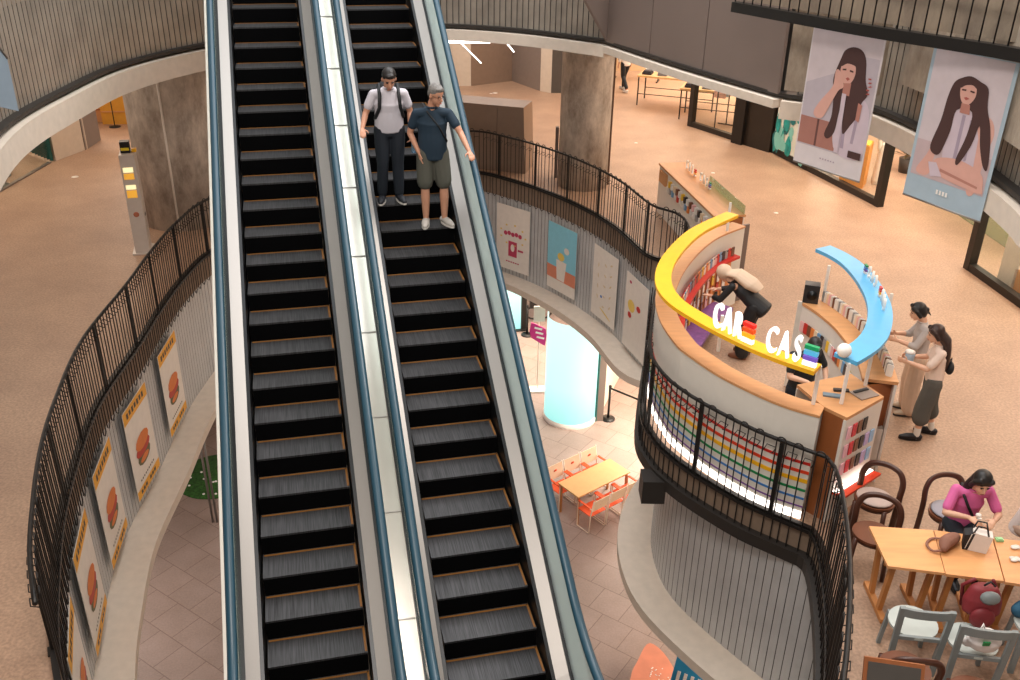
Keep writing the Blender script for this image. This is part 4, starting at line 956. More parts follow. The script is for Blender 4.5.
# info totem
p = flat_at(144, 250); t = thing('information_totem', 'tall pale info totem with yellow screens beside the left concrete column', 'totem', tuple(p), .28)
m_tw = mat('totem white', 'c9bfb6', .4); MB().use(m_tw).box((0, 0, .95), (.26, .42, 1.88)).build('body', t); MB().use(m_tw).box((0, 0, .015), (.36, .5, .03)).build('foot', t)
m_sy = mat('lit screen yellow', 'f0b040', .4, emit=.5); m_sw = mat('lit screen pale', 'fff0b8', .4, emit=.8)
for z, h, m in ((1.62, .09, m_sw), (1.50, .11, m_sy), (1.30, .08, m_sw), (1.17, .14, m_sy)): MB().use(m).box((-.01, -.213, z), (.17, .008, h)).build('screen', t)
MB().use(m_black).box((.133, -.02, .72), (.008, .1, .05)).build('slot', t)
MB().use(mat('print rust', 'b06a50', .5)).lathe((0, 0, 0), [(.035, 0), (.05, 0), (.05, .004), (.035, .004)], 20).build('round_mark', t); q_ = [c for c in t.children if c.name.startswith('round_mark')][0]; q_.rotation_euler = (PI/2, 0, 0); q_.location = (0, -.211, .78)
t = thing('counting_sensor', 'small black and yellow device on top of the info totem', 'device', (p.x-.02, p.y, 1.895), .28)
MB().use(m_black).box((0, 0, .1), (.16, .16, .2)).build('case', t); MB().use(mat('tape yellow', 'e8cc20', .5)).box((0, -.083, .07), (.14, .006, .05)).build('tape', t); MB().use(m_yel).box((.14, 0, .03), (.08, .1, .06)).build('box', t)
# ---- floor studs and signs
for u, v in ((75, 177), (144, 113)): tag(MB().use(m_white).lathe((0, 0, 0), [(.08, .0), (.08, .004)], 16).build('floor_marker'), 'small pale round sticker on the left floor'+(' near the totem' if v > 150 else ' by the far shop'), 'floor sticker').location = flat_at(u if u < 100 else 74, v if v > 150 else 177.5) + Vector((0 if u < 100 else .0, 0, 0.001)) if u < 100 else flat_at(495, 93)
for i_, (u, v) in enumerate(((636, 143), (713, 173), (776, 213), (491, 93.5), (862, 268))):
    o = tag(MB().use(mat('sticker pale', 'e8e2dc', .5)).lathe((0, 0, 0), [(.05, .0), (.05, .004)], 14).build('floor_sticker'), 'small pale sticker on the tan floor '+('left of the white display counter', 'right of the white display counter', 'in front of the black doorway', 'before the grey hoardings', 'inside the arc of the blue ring')[i_], 'floor sticker'); o.location = flat_at(u, v)
# ---- right shops
m_fr = mat('black shop frame', '2c2621', .45, .3); A, B, C, Dd, E, G = [flat_at(*x) for x in ((691, 126), (737, 141), (773, 152), (878, 206), (969, 269), (1040, 320))]
def shopfront(name, a, b, h=3.1, posts=(0, 1), label=None):
    mb = MB().use(m_fr); d = (b-a).normalized()
    mb.bar(a+Vector((0, 0, .07)), b+Vector((0, 0, .07)), .14, .14); mb.bar(a+Vector((0, 0, h)), b+Vector((0, 0, h)), .14, .12)
    for t in posts: p = a.lerp(b, t); mb.box((p.x, p.y, h/2), (.16, .16, h), rz=math.atan2(d.y, d.x))
    struct(mb.build(name+'_frame')); g = MB().use(m_glass); wall_seg(g, a, b, .14, h-.06, .012); struct(g.build(name))
shopfront('window_2', A, B); shopfront('window_3', C, Dd, posts=(0, .36, 1)); shopfront('window_4', E, G, posts=(0,))
# black entrance box and its poster
d = (C-B).normalized(); t = thing('entrance_box', 'tall black boxed doorway unit between the shop windows', 'door unit', tuple(B), math.atan2(d.y, d.x)); L = (C-B).length
MB().use(m_fr).box((L*.62, .6, 1.1), (L*.72, 1.5, 2.2)).build('lower_box', t); MB().use(m_groove).box((L*.6, .8, 2.7), (L*.7, 1.2, 1.0)).build('upper_box', t)
MB().use(m_black).box((.18, .1, 1.0), (.36, .7, 2.0)).build('door_leaf', t)
t = thing('notice_poster', 'white poster with a dark photo hanging beside the black doorway', 'poster', tuple(B+Vector((-.25, -.3, 1.6))), math.atan2(d.y, d.x))
MB().use(m_paper).box((0, 0, .65), (.75, .02, 1.35)).build('sheet', t); MB().use(m_groove).box((0, -.013, .7), (.62, .006, .62)).build('photo_block', t)
for k in range(3): MB().use(white_l).box((0, -.018, .55+.09*k), (.4-.08*k, .004, .04)).build('print_line', t)
# painted board
a, b = C.lerp(Dd, .04), C.lerp(Dd, .36); d = (b-a).normalized(); n = Vector((d.y, -d.x, 0)); 
if n.dot(a) > 0: n = -n
t = thing('painted_board', 'white shop board with teal splashes and the black word ASSOR', 'sign board', tuple(a+n*.12), math.atan2(d.y, d.x)); L = (b-a).length
MB().use(mat('board mint white', 'dfe6dc', .5)).box((L/2, 0, 1.35), (L, .03, 2.3)).build('board', t)
random.seed(4); mt = [mat('teal paint', '169c98', .5, var=.3), mat('deep teal paint', '0d6f74', .5, var=.2), mat('pale aqua paint', '86d0c8', .5)]
mb = MB(); sy = -1 if (Matrix.Rotation(math.atan2(d.y, d.x), 3, 'Z') @ Vector((0, -1, 0))).dot(n) > 0 else 1
for k in range(34):
    x = random.uniform(.05, L-.05); z = random.uniform(.25, .25+1.25*(1-abs(x-L*.55)/L)); pblob(mb, mt[k % 3], x, z, random.uniform(.04, .16), random.uniform(.06, .26), sy*(.018+.0006*k), 9, random.uniform(-.4, .4))
mb.build('paint_splash', t)
for txt, z, s_, x_ in (('ASSOR', 1.72, .30, .58), ('I.T', 2.08, .5, .72)):
    me = text_mesh(txt, s_, .003, True); me.materials.append(m_black); o = D.objects.new('lettering', me); COL.objects.link(o); o.parent = t; o.location = (L*x_, sy*.02, z); o.rotation_euler = (PI/2, 0, 0 if sy < 0 else PI)
# shop floors and back walls
m_lam = mat('shop back wall', 'd9b890', .6)
mb = MB().use(m_lam); wall_seg(mb, flat_at(600, 70), flat_at(780, 75), 0, 5); wall_seg(mb, flat_at(780, 75), flat_at(960, 130), 0, 5); wall_seg(mb, flat_at(960, 130), flat_at(1100, 190), 0, 5); struct(mb.build('wall_shop_back'))
for p, e, c in (((9, 30, 4.6), 600, WARM), ((15, 25, 4.6), 500, WARM), ((5, 33, 4.6), 350, WARM), ((13, 17.5, 4.6), 480, WARM), ((11, 21.5, 4.6), 300, WARM), ((-12, 28, 4.6), 420, WARM), ((-13, 20, 4.6), 160, WARM), ((-1, 31, 4.6), 120, NEUT)): area(p, 3.5, e, c)
# clothes tables
m_top = mat('light wood table', 'd8aa70', .5); cl = [mat('folded '+n, c, .85) for n, c in (('black', '2e2c30'), ('white', 'e8e4e0'), ('grey', '77767a'), ('dark green', '3f4a3e'), ('blue', '8aa7bf'))]
def cloth_table(u, v, rz, L, Wd, n, lab, glab):
    p = flat_at(u, v); t = thing('display_table', lab, 'table', tuple(p), rz)
    MB().use(m_top).box((0, 0, .88), (L, Wd, .05)).build('tabletop', t)
    for sx in (-1, 1):
        for sy_ in (-1, 1): MB().use(m_black).box((sx*(L/2-.05), sy_*(Wd/2-.05), .43), (.035, .035, .86)).build('leg', t)
    for sy_ in (-1, 1): MB().use(m_black).box((0, sy_*(Wd/2-.05), .35), (L-.1, .02, .02)).build('stretcher', t)
    for k in range(n):
        o = MB().use(cl[k % 5]); o.box((0, 0, .03), (.28, .34, .06), rz=.01*k); o.box((0, .02, .08), (.25, .30, .035), rz=-.02*k)
        o = o.build('folded_clothes'); tag(o, ('black', 'white', 'grey', 'dark green', 'blue')[k % 5]+' folded garment '+glab, 'clothes', 'folded clothes on the shop tables')
        w_ = Matrix.Rotation(rz, 3, 'Z') @ Vector((-L/2+.25+(k//2)*(L-.5)/max(1, (n-1)//2), (.2 if k % 2 else -.2), 0)); o.location = (p.x+w_.x, p.y+w_.y, .906); o.rotation_euler = (0, 0, rz)
cloth_table(672, 92, -.25, 2.6, 1.1, 10, 'on the long pale table in the clothes shop', 'on the long table in the clothes shop') if False else None
cloth_table(677, 105, -.35, 2.4, 1.1, 10, 'long pale display table with folded clothes in the shop', 'on the long pale shop table')
cloth_table(714, 119, -.35, 2.0, 1.0, 8, 'second pale display table behind the shop window', 'on the second shop table')
def rack(u, v, rz, cols, lab, hgt=1.45, L=1.1):
    p = flat_at(u, v); t = thing('clothes_rack', lab, 'clothes rack', tuple(p), rz)
    MB().use(m_black).tube([(-L/2, 0, 0), (-L/2, 0, hgt), (L/2, 0, hgt), (L/2, 0, 0)], .018, 6).build('rail', t)
    for s_ in (-1, 1): MB().use(m_black).box((s_*L/2, 0, .015), (.04, .5, .03)).build('foot', t)
    for k, m in enumerate(cols):
        x = -L/2+.12+k*(L-.24)/max(1, len(cols)-1); mb = MB().use(m)
        mb.slab3([(x, -.22, hgt-.12), (x, -.05, hgt-.03), (x, .05, hgt-.03), (x, .22, hgt-.12), (x, .24, hgt-.55), (x, .16, hgt-.5), (x, .17, hgt-.85), (x, -.17, hgt-.85), (x, -.16, hgt-.5), (x, -.24, hgt-.55)], (.045, 0, 0))
        o = mb.build('hanging_garment'); o.location = p; o.rotation_euler = (0, 0, rz); tag(o, m.name.replace('folded ', '')+' garment hanging on the '+lab.split(' clothes rack')[0], 'clothes', 'garments on the shop racks')
stp = mat('striped blue and red', '9fb4bc', .8); pkk = mat('patterned pink', 'd8a494', .8, var=.3, scale=20)
rack(720, 128, 1.0, [pkk, stp, mat('maroon', '8a4a48', .8), stp], 'black rail clothes rack behind the shop window', 1.75, .9)
rack(636, 80, -.3, [cl[0], cl[3], cl[2], cl[0], cl[1]], 'dark clothes rack at the back of the shop', 1.5, 1.5)
# plinth and mannequin
p = flat_at(852, 184); t = thing('plinth', 'orange block plinth inside the shop window behind the first banner', 'plinth', tuple(p), -.5); MB().use(mat('orange block', 'e09440', .5)).box((0, 0, .5), (.55, .5, 1.0)).build('block', t); MB().use(m_yel).box((0, 0, 1.01), (.5, .45, .02)).build('top_plate', t)
p = flat_at(879, 183); t = thing('mannequin', 'mannequin in cream jacket and long trousers in the shop window', 'mannequin', tuple(p), PI+.5)
mb = MB().use(m_cream); limb(mb, [(0, 0, 1.0), (0, 0, 1.35), (0, 0, 1.46)], [.15, .18, .08], flat=((0, 1, 0), .7), n=14); mb.ball((0, .01, 1.63), (.08, .09, .11))
for q in (-1, 1): limb(mb, [(q*.2, 0, 1.4), (q*.26, 0, 1.12), (q*.27, .05, .85)], [.06, .05, .04])
mb.build('jacket', t); mb = MB().use(m_white)
for q in (-1, 1): limb(mb, [(q*.09, 0, .98), (q*.11, 0, .5), (q*.12, 0, .05)], [.1, .1, .12])
mb.build('trousers', t)
p = flat_at(905, 172); t = thing('potted_plant', 'leafy dark plant standing inside the shop behind the banners', 'plant', tuple(p)); MB().use(m_groove).lathe((0, 0, 0), [(.16, 0), (.2, .35), (.0, .33)], 16).build('pot', t)
mb = MB().use(mat('olive leaf', '5a4a2c', .6))
for k in range(60):
    a = random.uniform(0, 2*PI); e = random.uniform(.2, 1.2); L = random.uniform(.5, 1.0); w = Vector((math.cos(a)*math.cos(e), math.sin(a)*math.cos(e), math.sin(e)))*L; s_ = Vector((-math.sin(a), math.cos(a), 0))*.05
    mb.poly([(0, 0, .4), w*.5+s_+Vector((0, 0, .4)), w+Vector((0, 0, .25)), w*.5-s_+Vector((0, 0, .4))])
mb.build('foliage', t)
# interior of the right-hand shop
p = flat_at(1013, 285); t = thing('display_stand', 'white display stand behind the right-hand shop window', 'stand', tuple(p), .3); MB().use(m_white).box((0, 0, .5), (.4, .4, 1.0)).build('column', t); MB().use(m_orng).box((0.05, -.3, .2), (.5, .3, .4)).build('low_block', t)
mb = MB().use(glass('green tint glass', 'c2cfbc', .12, .05, .25)); wall_seg(mb, flat_at(930, 196), flat_at(1020, 258), 0, 1.6, .02); struct(mb.build('window_5'))
# walking person in the shop
pW = flat_at(624, 91); JW = stand(1.72, knR=(.09, .16, .5), anR=(.1, .2, .10), toR=(.1, .34, .08), knL=(-.09, -.02, .48), anL=(-.1, -.28, .14), toL=(-.1, -.16, .05))
figure('person', 'person in white top and black trousers walking into the clothes shop', pW, .5, JW, m_skin, m_paper, m_strap, m_solew, 'short', m_hairb, sleeve=1.6, untucked=.05)
# ================================================================== upper right: concrete beams, railing, banners
Pr = resample(path_r, .1); Pro = Pr
mb = MB().use(m_concd)
def conc_run(y0, y1, z0, z1, off):
    P = [p for p in offset(Pr, off) if y0 <= p.y <= y1]
    if len(P) > 1: mb.strip(P[::3]+[P[-1]], [(0, z0), (.12*(1 if off > 0 else -1), z0), (.12*(1 if off > 0 else -1), z1), (0, z1)])
so_ = 1 if (offset(Pr, .2)[10]).length < Pr[10].length else -1
conc_run(5, 12.2, far(878, 82, 13.4).z+.05, 5.6, .05*so_)
a, b = far(784, 90, 12.75), far(868, 100, 12.7); mb.slab3([(a.x, a.y, a.z), (b.x, b.y, b.z), (b.x, b.y, 5.6), (a.x, a.y, 5.6)], Vector((.25, .3, 0))); struct(mb.build('wall_beam'))
a, b = at(735, 4, 5.12), at(1035, 54, 5.12); a.z = b.z = 0; mid = (a+b)/2; cc = mid.normalized()*.25
urp = resample(crm([a, mid-cc*.4, b, b+(b-a)*.35+Vector((-.25, -.4, 0))], 10), .05); o0 = urp[0].copy(); U = [p-o0 for p in urp]
t = thing('upper_railing', 'black steel railing with bars above the hanging banners, upper floor', 'railing', (o0.x, o0.y, 5.05))
MB().use(m_black).strip(U[::4], [(-.06, -.02), (.06, -.02), (.06, .10), (-.06, .10)]).build('bottom_beam', t)
MB().use(m_black).strip(U[::4], [(-.03, .55), (.03, .55), (.03, .60), (-.03, .60)]).build('middle_bar', t)
MB().use(m_black).tube([p+Vector((0, 0, 1.25)) for p in U[::4]], .03, 8).build('handrail', t)
for k in range(0, len(U)-1, 3): MB().use(m_black).tube([U[k]+Vector((0, 0, .1)), U[k]+Vector((0, 0, 1.24))], .009, 5).build('baluster', t)
# slab and wall behind the railing
mb = MB().use(m_concd); A2 = [p+Vector((.28*p.normalized().x, .28*p.normalized().y, 0)) for p in urp[::8]]
m_beig = concrete_mat('beige concrete', '7d6f62', 'a3937f')
mb = MB().use(m_beig); Q = [p+p.normalized()*.55 for p in urp[::6]]; mb.strip(Q, [(0, 5.13), (.1, 5.13), (.1, 6.6), (0, 6.6)]); struct(mb.build('wall_upper_right'))
# banners
m_bp = mat('banner paper pink grey', 'cfc2c6', .6); m_bb = mat('banner blue grey', 'a9bcc8', .6); m_skp = mat('print skin', 'd9a698', .6); m_skd = mat('print skin shade', 'b87e70', .6); m_hr = mat('print hair', '4a302e', .6); m_hr2 = mat('print hair light', '6a4642', .6); m_lp = mat('print lips', 'b0564e', .6); m_bl = mat('print blouse', 'cdbcc6', .6); m_bl2 = mat('print blouse fold', 'a998a8', .6); m_bw = mat('banner white', 'd8d0d2', .6); m_br = mat('print brown pink', 'a87468', .6)
def banner(uvL, uvR, zt, h, label, W0, layers):
    a, b = at(*uvL, zt), at(*uvR, zt); d = b-a; L = d.length; t = thing('hanging_banner', label, 'banner', (a.x, a.y, zt-h), math.atan2(d.y, d.x))
    MB().use(m_bw if W0[2] else m_bb).box((L/2, 0, h/2), (L, .008, h)).build('cloth', t)
    sx, sz = L/W0[0], h/W0[1]; y = -.006; mb = MB()
    for m, pts in layers:
        pp_ = [Vector((px, py, 0)) for px, py in pts]; pp_ = crm(pp_, 4, closed=True) if len(pp_) > 6 else pp_; mb.use(m).poly([(q.x*sx, y, h-q.y*sz) for q in pp_]); y -= .0007
    mb.build('print', t)
    MB().use(m_steel).tube([(-.02, 0, h), (L+.02, 0, h)], .014, 8).build('top_rod', t); MB().use(m_steel).tube([(-.0, 0, 0), (L, 0, 0)], .012, 8).build('bottom_rod', t)
    for x in (.12, L*.5, L-.12): MB().use(m_black).tube([(x, 0, h), (x, 0, h+.10)], .004, 5).build('cord', t)
    return t
# layers drawn in rectified banner coordinates, 100 wide x 200 high
b1 = [(m_bp, [(2, 2), (98, 2), (98, 170), (2, 170)]), (mat('print wall shade', 'bdb2ba', .6), [(2, 80), (40, 60), (70, 30), (98, 30), (98, 170), (2, 170)]), (m_br, [(2, 128), (45, 128), (60, 150), (60, 168), (2, 168)]), (m_hr2, [(27, 128), (30, 128), (30, 168), (27, 168)]),
      (m_bl, [(48, 84), (70, 80), (92, 92), (98, 120), (95, 168), (60, 168), (50, 130)]), (m_bl2, [(62, 90), (66, 90), (70, 160), (65, 160)]), (m_bl2, [(80, 95), (84, 96), (82, 150), (78, 150)]),
      (m_hr, [(46, 38), (50, 26), (60, 20), (72, 22), (80, 34), (84, 60), (90, 78), (84, 92), (82, 110), (74, 126), (66, 140), (62, 120), (60, 96), (56, 110), (54, 140), (46, 152), (40, 146), (46, 120), (44, 90), (40, 66)]),
      (m_skp, [(49, 46), (55, 41), (66, 42), (69, 54), (66, 66), (59, 72), (52, 66), (48, 56)]), (m_hr, [(47, 36), (58, 30), (70, 34), (71, 48), (66, 44), (56, 43), (48, 48)]), (m_lp, [(57, 63), (60, 61), (63, 63), (60, 66)]), (m_hr, [(51, 51), (56, 50), (56, 52.5), (51, 53)]), (m_hr, [(61, 50.5), (66, 51.5), (66, 53.5), (61, 53)]),
      (m_skd, [(56, 70), (66, 68), (66, 86), (56, 86)]), (m_skp, [(42, 56), (47, 54), (54, 66), (56, 76), (50, 82), (42, 104), (34, 124), (24, 126), (20, 118), (28, 100), (38, 84), (42, 74)]), (m_skd, [(80, 92), (86, 94), (85, 118), (80, 116)]),
      (m_bl, [(56, 84), (62, 84), (64, 168), (58, 168)]), (m_hr, [(78, 160), (96, 160), (96, 170), (78, 170)])]
b1 += [(m_bl2, [(40+4*k, 182), (42+4*k, 182), (42+4*k, 184), (40+4*k, 184)]) for k in range(6)]
b1 += [(m_lp, [(88+2*(k % 3), 56+k*5), (92+2*(k % 3), 56+k*5), (92, 58+k*5), (88, 58+k*5)]) for k in range(5)]
b2 = [(m_bp, [(4, 3), (96, 3), (96, 168), (4, 168)]), (mat('print floor pink', 'c4aeb0', .6), [(4, 120), (96, 120), (96, 168), (4, 168)]),
      (m_skp, [(30, 100), (40, 96), (30, 130), (28, 160), (18, 166), (10, 160), (20, 136)]), (m_skp, [(66, 74), (84, 72), (92, 90), (88, 120), (86, 166), (76, 168), (74, 120), (66, 100)]), (m_bl, [(40, 72), (66, 70), (76, 100), (78, 140), (40, 142), (36, 110)]), (m_bl2, [(52, 76), (56, 76), (56, 138), (52, 138)]), (m_bl2, [(62, 80), (65, 80), (68, 130), (65, 132)]),
      (m_skp, [(34, 138), (60, 132), (88, 140), (94, 158), (90, 166), (40, 160), (30, 150)]), (m_skd, [(40, 150), (88, 158), (88, 161), (40, 154)]), (m_bl, [(24, 146), (34, 144), (44, 160), (30, 164)]),
      (m_hr, [(34, 40), (42, 32), (52, 28), (64, 32), (74, 38), (78, 60), (86, 82), (92, 110), (94, 134), (88, 130), (80, 108), (74, 84), (70, 110), (60, 138), (56, 132), (62, 100), (62, 70), (44, 72), (42, 100), (36, 130), (28, 134), (22, 124), (28, 90), (30, 60)]),
      (m_skp, [(44, 38), (52, 35), (60, 38), (62, 50), (58, 60), (52, 64), (46, 58), (43, 48)]), (m_skd, [(48, 62), (58, 62), (60, 74), (48, 74)]), (m_hr, [(42, 34), (52, 29), (62, 34), (63, 42), (56, 38), (48, 40), (43, 44)]), (m_lp, [(49, 55), (52, 53.5), (56, 55), (52, 57.5)]), (m_hr, [(45, 45), (50, 44.5), (50, 46.5), (45, 47)]), (m_hr, [(55, 44.5), (60, 45), (60, 47), (55, 46.5)])]
b2 += [(white_l, [(42+4*k, 178), (44.5+4*k, 178), (44.5+4*k, 184), (42+4*k, 184)]) for k in range(4)]
banner((814.5, 24.5), (887, 37.5), 5.0, 1.66, 'hanging banner with white lower band, young woman resting her cheek on her hand', (100, 200, 1), b1)
banner((935, 44.5), (1021, 62), 5.0, 1.66, 'hanging banner with blue-grey border, young woman with long hair seated leaning on her arms', (100, 200, 0), b2)

# blue-grey banner just cut by the left picture edge
a, b = far(-26, 24, 9.5), far(7, 58, 9.9); zb_ = far(10, 112, 9.9).z; d = (b-a); d.z = 0; t = thing('edge_banner', 'blue-grey hanging banner cut by the left picture edge', 'banner', (a.x, a.y, zb_), math.atan2(d.y, d.x))
MB().use(mat('slate blue banner', '7e8c98', .6)).slab3([(0, 0, .16), (d.length, 0, 0), (d.length, 0, b.z-zb_), (0, 0, a.z-zb_+.1)], (0, .01, 0)).build('cloth', t)
MB().use(m_steel).tube([(0, 0, a.z-zb_+.1), (d.length, 0, b.z-zb_)], .012, 8).build('top_rod', t)
for q_ in (.15, .85): MB().use(m_white).tube([(d.length*q_, 0, a.z-zb_-.15), (d.length*q_, 0, 9-zb_)], .003, 5).build('cord', t)
# ================================================================== cafe seats at the lower right
m_tw2 = mat('pale oak top', 'dd9e66', .42, var=.10, scale=2.2, stretch=(1, 7, 7)); m_leg = mat('oak leg', 'b87a42', .5, var=.1, scale=3); m_dk = mat('dark walnut bentwood', '4a2a1e', .35, var=.15, scale=4); m_seat = mat('walnut seat', '6e402a', .35, var=.12, scale=5)
m_gc = mat('grey painted chair', '7f8686', .5); m_gs = mat('pale grey seat', 'b9c0ba', .5); m_gcu = mat('grey cushion', '9a98a0', .8)
TZ = .75
def cafe_table(corners, label):
    P = [at(u, v, TZ) for u, v in corners]; o = Vector((P[0].x, P[0].y, 0)); q = [Vector((p.x, p.y, 0))-o for p in P]
    t = thing('cafe_table', label, 'table', tuple(o), 0)
    MB().use(m_tw2).prism(q, TZ-.03, TZ).build('tabletop', t)
    e = (q[1]-q[0]).normalized(); f = (q[3]-q[0]).normalized(); L = (q[1]-q[0]).length; Wd = (q[3]-q[0]).length
    for s_ in (.10, L-.16):
        c = q[0]+e*s_+f*Wd/2
        tr = MB().use(m_leg); tr.bar(c-f*(Wd/2-.02)+Vector((0, 0, .035)), c+f*(Wd/2-.02)+Vector((0, 0, .035)), .06, .05)
        for k in (-1, 1): tr.bar(c+f*k*.12+Vector((0, 0, .05)), c+f*k*.20+Vector((0, 0, TZ-.03)), .06, .045, up=tuple(e))
        tr.build('trestle', t)
    MB().use(m_leg).bar(q[0]+e*.1+f*Wd/2+Vector((0, 0, .55)), q[0]+e*(L-.16)+f*Wd/2+Vector((0, 0, .55)), .03, .08).build('stretcher', t)
    return t
cafe_table(((869, 526), (933, 530), (945, 573), (888, 566)), 'pale oak cafe table with the brown bag at its right end, nearest the railing')
cafe_table(((934, 530), (992, 538), (1004, 581), (946, 574)), 'pale oak cafe table with the black and white tote bag on it')
cafe_table(((993.5, 538), (1062, 545), (1080, 592), (1005.5, 582)), 'pale oak cafe table at the right picture edge with napkins on it')
def bent_chair(loc, rz, label, seat=m_seat, cushion=None):
    t = thing('bentwood_chair', label, 'chair', tuple(loc), rz)
    o = []; 
    for k in range(24):
        a = 2*PI*k/24; o.append((.215*math.cos(a)*(1.02), .205*math.sin(a)))
    mb = MB().use(seat); mb.prism(o, .425, .452); mb.build('seat', t)
    MB().use(m_dk).strip([Vector((x*.9, y*.9, 0)) for x, y in o], [(-.01, .385), (.01, .385), (.01, .428), (-.01, .428)], closed=True).build('apron', t)
    for x, y in ((-.16, .15), (.16, .15)): MB().use(m_dk).tube([(x, y, .43), (x*1.1, y*1.15, 0)], [.028, .022], 8).build('leg', t)
    pts = [(-.205, -.19, 0), (-.215, -.165, .25), (-.22, -.16, .48), (-.215, -.185, .64), (-.15, -.215, .745), (0, -.235, .775), (.15, -.215, .745), (.215, -.185, .64), (.22, -.16, .48), (.215, -.165, .25), (.205, -.19, 0)]
    MB().use(m_dk).tube(crm([Vector(p) for p in pts], 5), .034, 8, flat=((0, 1, 0), .7)).build('back_hoop_and_legs', t)
    if cushion: c = MB().use(cushion); c.ball((0, 0, .47), (.2, .19, .03), 18, 8); c.build('cushion', t)
    return t
def grey_chair(loc, rz, label):
    t = thing('grey_chair', label, 'chair', tuple(loc), rz)
    o = [(.22*math.cos(2*PI*k/24)*(1.0), .22*math.sin(2*PI*k/24)) for k in range(24)]
    MB().use(m_gs).prism(o, .43, .455).build('seat', t)
    for x, y in ((-.17, .15), (.17, .15)): MB().use(m_gc).bar((x, y, .43), (x*1.15, y*1.15, 0), .035, .035).build('leg', t)
    for x in (-1, 1): MB().use(m_gc).bar((x*.20, -.19, .0), (x*.215, -.24, .82), .05, .035).build('back_post', t)
    for z, h in ((.775, .09),):
        pts = [Vector((-.215, -.238, 0)), Vector((-.1, -.262, 0)), Vector((.1, -.262, 0)), Vector((.215, -.238, 0))]
        MB().use(m_gc).strip(crm(pts, 4), [(-.014, z-h/2), (.014, z-h/2), (.014, z+h/2), (-.014, z+h/2)]).build('top_rail', t)
    MB().use(m_gc).bar((-.2, -.2, .44), (.2, -.2, .44), .03, .04).build('back_rail', t)
    return t
f0 = lambda u, v, z=0.: Vector((at(u, v, z).x, at(u, v, z).y, 0))
bent_chair(f0(871, 497, .45)+Vector((.03,-.03,0)), 2.5, 'dark bentwood chair with round pale seat nearest the kiosk desk', m_seat, mat('pale seat pad', 'b8a49c', .6))
bent_chair(f0(874, 533, .45), 2.7, 'dark bentwood chair at the left end of the first oak table')
bent_chair(f0(950, 515, .45)+Vector((.02, .06, 0)), PI+.12, 'dark bentwood chair with grey cushion that the woman in pink sits on', m_seat, m_gcu)
grey_chair(f0(913, 622, .45), -.12, 'grey chair with pale round empty seat, on the near side of the tables')
grey_chair(f0(972, 640, .45), -.15, 'grey chair holding the red backpack and white carrier bag')
bent_chair(f0(905, 668, .45), -.12, 'dark bentwood chair behind the black menu board, in the front row')
bent_chair(f0(975, 694, .45), -.1, 'dark bentwood chair cut by the lower edge, right of the menu board')
# menu board
p = at(893, 680, .95); t = thing('menu_board', 'black board with brown wooden frame at the lower picture edge', 'board', (p.x, p.y, 0), -.18)
MB().use(m_brown).box((0, 0, .93), (.46, .03, .34), rx=-.5).build('frame', t); MB().use(m_groove).box((0, -.012, .935), (.40, .02, .28), rx=-.5).build('board', t)
for x in (-.2, .2): MB().use(m_brown).box((x, .04, .42), (.03, .03, .85)).build('leg', t)
for x in (-.2, .2): MB().use(m_brown).box((x, .04, .012), (.03, .4, .024)).build('foot', t)
# woman in pink, seated
m_pink = mat('pink t-shirt', 'dc6aa4', .8); m_shw = mat('white shirt', 'e4dcd4', .8)
pp = f0(957, 523, .50)+Vector((.03, .02, 0))
def seated(**kw):
    J = dict(pelvis=(0, 0, .52), chest=(0, .06, .82), neck=(0, .12, 1.03), shR=(.165, .08, .98), shL=(-.165, .08, .98), elR=(.25, .22, .78), elL=(-.25, .22, .78), wrR=(.10, .40, .83), wrL=(-.10, .40, .83), hpR=(.09, .02, .50), hpL=(-.09, .02, .50), knR=(.11, .42, .50), knL=(-.11, .42, .50), anR=(.11, .40, .09), anL=(-.11, .40, .09), toR=(.12, .52, .04), toL=(-.12, .52, .04), hdR=(-.6, .6, -.1), hdL=(.6, .6, -.1), pnR=(-.5, 0, -.8), pnL=(.5, 0, -.8), curlR=.7, curlL=.7)
    J.update(kw); return J
wP, *_ = figure('person', 'seated woman in pink t-shirt with long black hair opening a tote bag on the table', pp, PI-.05, seated(elR=(.27, .20, .76), wrR=(.13, .40, .86), elL=(-.27, .20, .76), wrL=(-.12, .42, .85)), m_skin2, m_pink, m_navyt, m_clogb, 'longfront', m_hairb, tilt=-.42, sleeve=.75, female=True, untucked=-.02, hs=1.06)
MB().use(m_strap).tube([(.10, .03, 1.02), (.11, .15, .96), (.06, .20, .85), (-.02, .19, .72)], .016, 8, flat=((0, 1, 0), .4)).build('shoulder_strap', wP)
pq_ = f0(1026, 530, .5)+Vector((.05, .10, 0))
wQ, *_ = figure('person', 'seated person in loose white shirt reaching across, cut by the right picture edge', pq_, PI+.45, seated(elR=(.32, .16, .82), wrR=(.30, .40, .82), hdR=(.1, .9, -.1)), m_skin, m_shw, m_beige, m_shoeb, 'short', m_hairb, tilt=-.3, sleeve=.9, untucked=.05)
# bags on the tables
p = at(973, 548, TZ); t = thing('tote_bag', 'black and white tote bag standing on the middle table', 'bag', (p.x, p.y, TZ+.002), -.35); t.scale = (.8, .8, .8)
mb = MB().use(m_shw); mb.slab3([(-.08, -.07, 0), (.14, -.07, 0), (.17, -.06, .24), (-.05, -.06, .26)], (0, .14, 0)); mb.build('white_body', t)
mb = MB().use(m_strap); mb.slab3([(-.13, -.072, 0), (-.07, -.072, 0), (-.03, -.062, .25), (-.14, -.062, .2)], (0, .145, 0)); mb.build('black_side', t)
for y in (-.05, .06): MB().use(m_strap).tube([(-.05, y, .24), (-.02, y, .36), (.08, y, .36), (.12, y, .24)], .011, 6).build('handle', t)
MB().use(m_solew).slab3([(-.105, -.076, .02), (-.098, -.076, .02), (-.06, -.067, .24), (-.07, -.067, .24)], (0, .004, 0)).build('stripe', t)
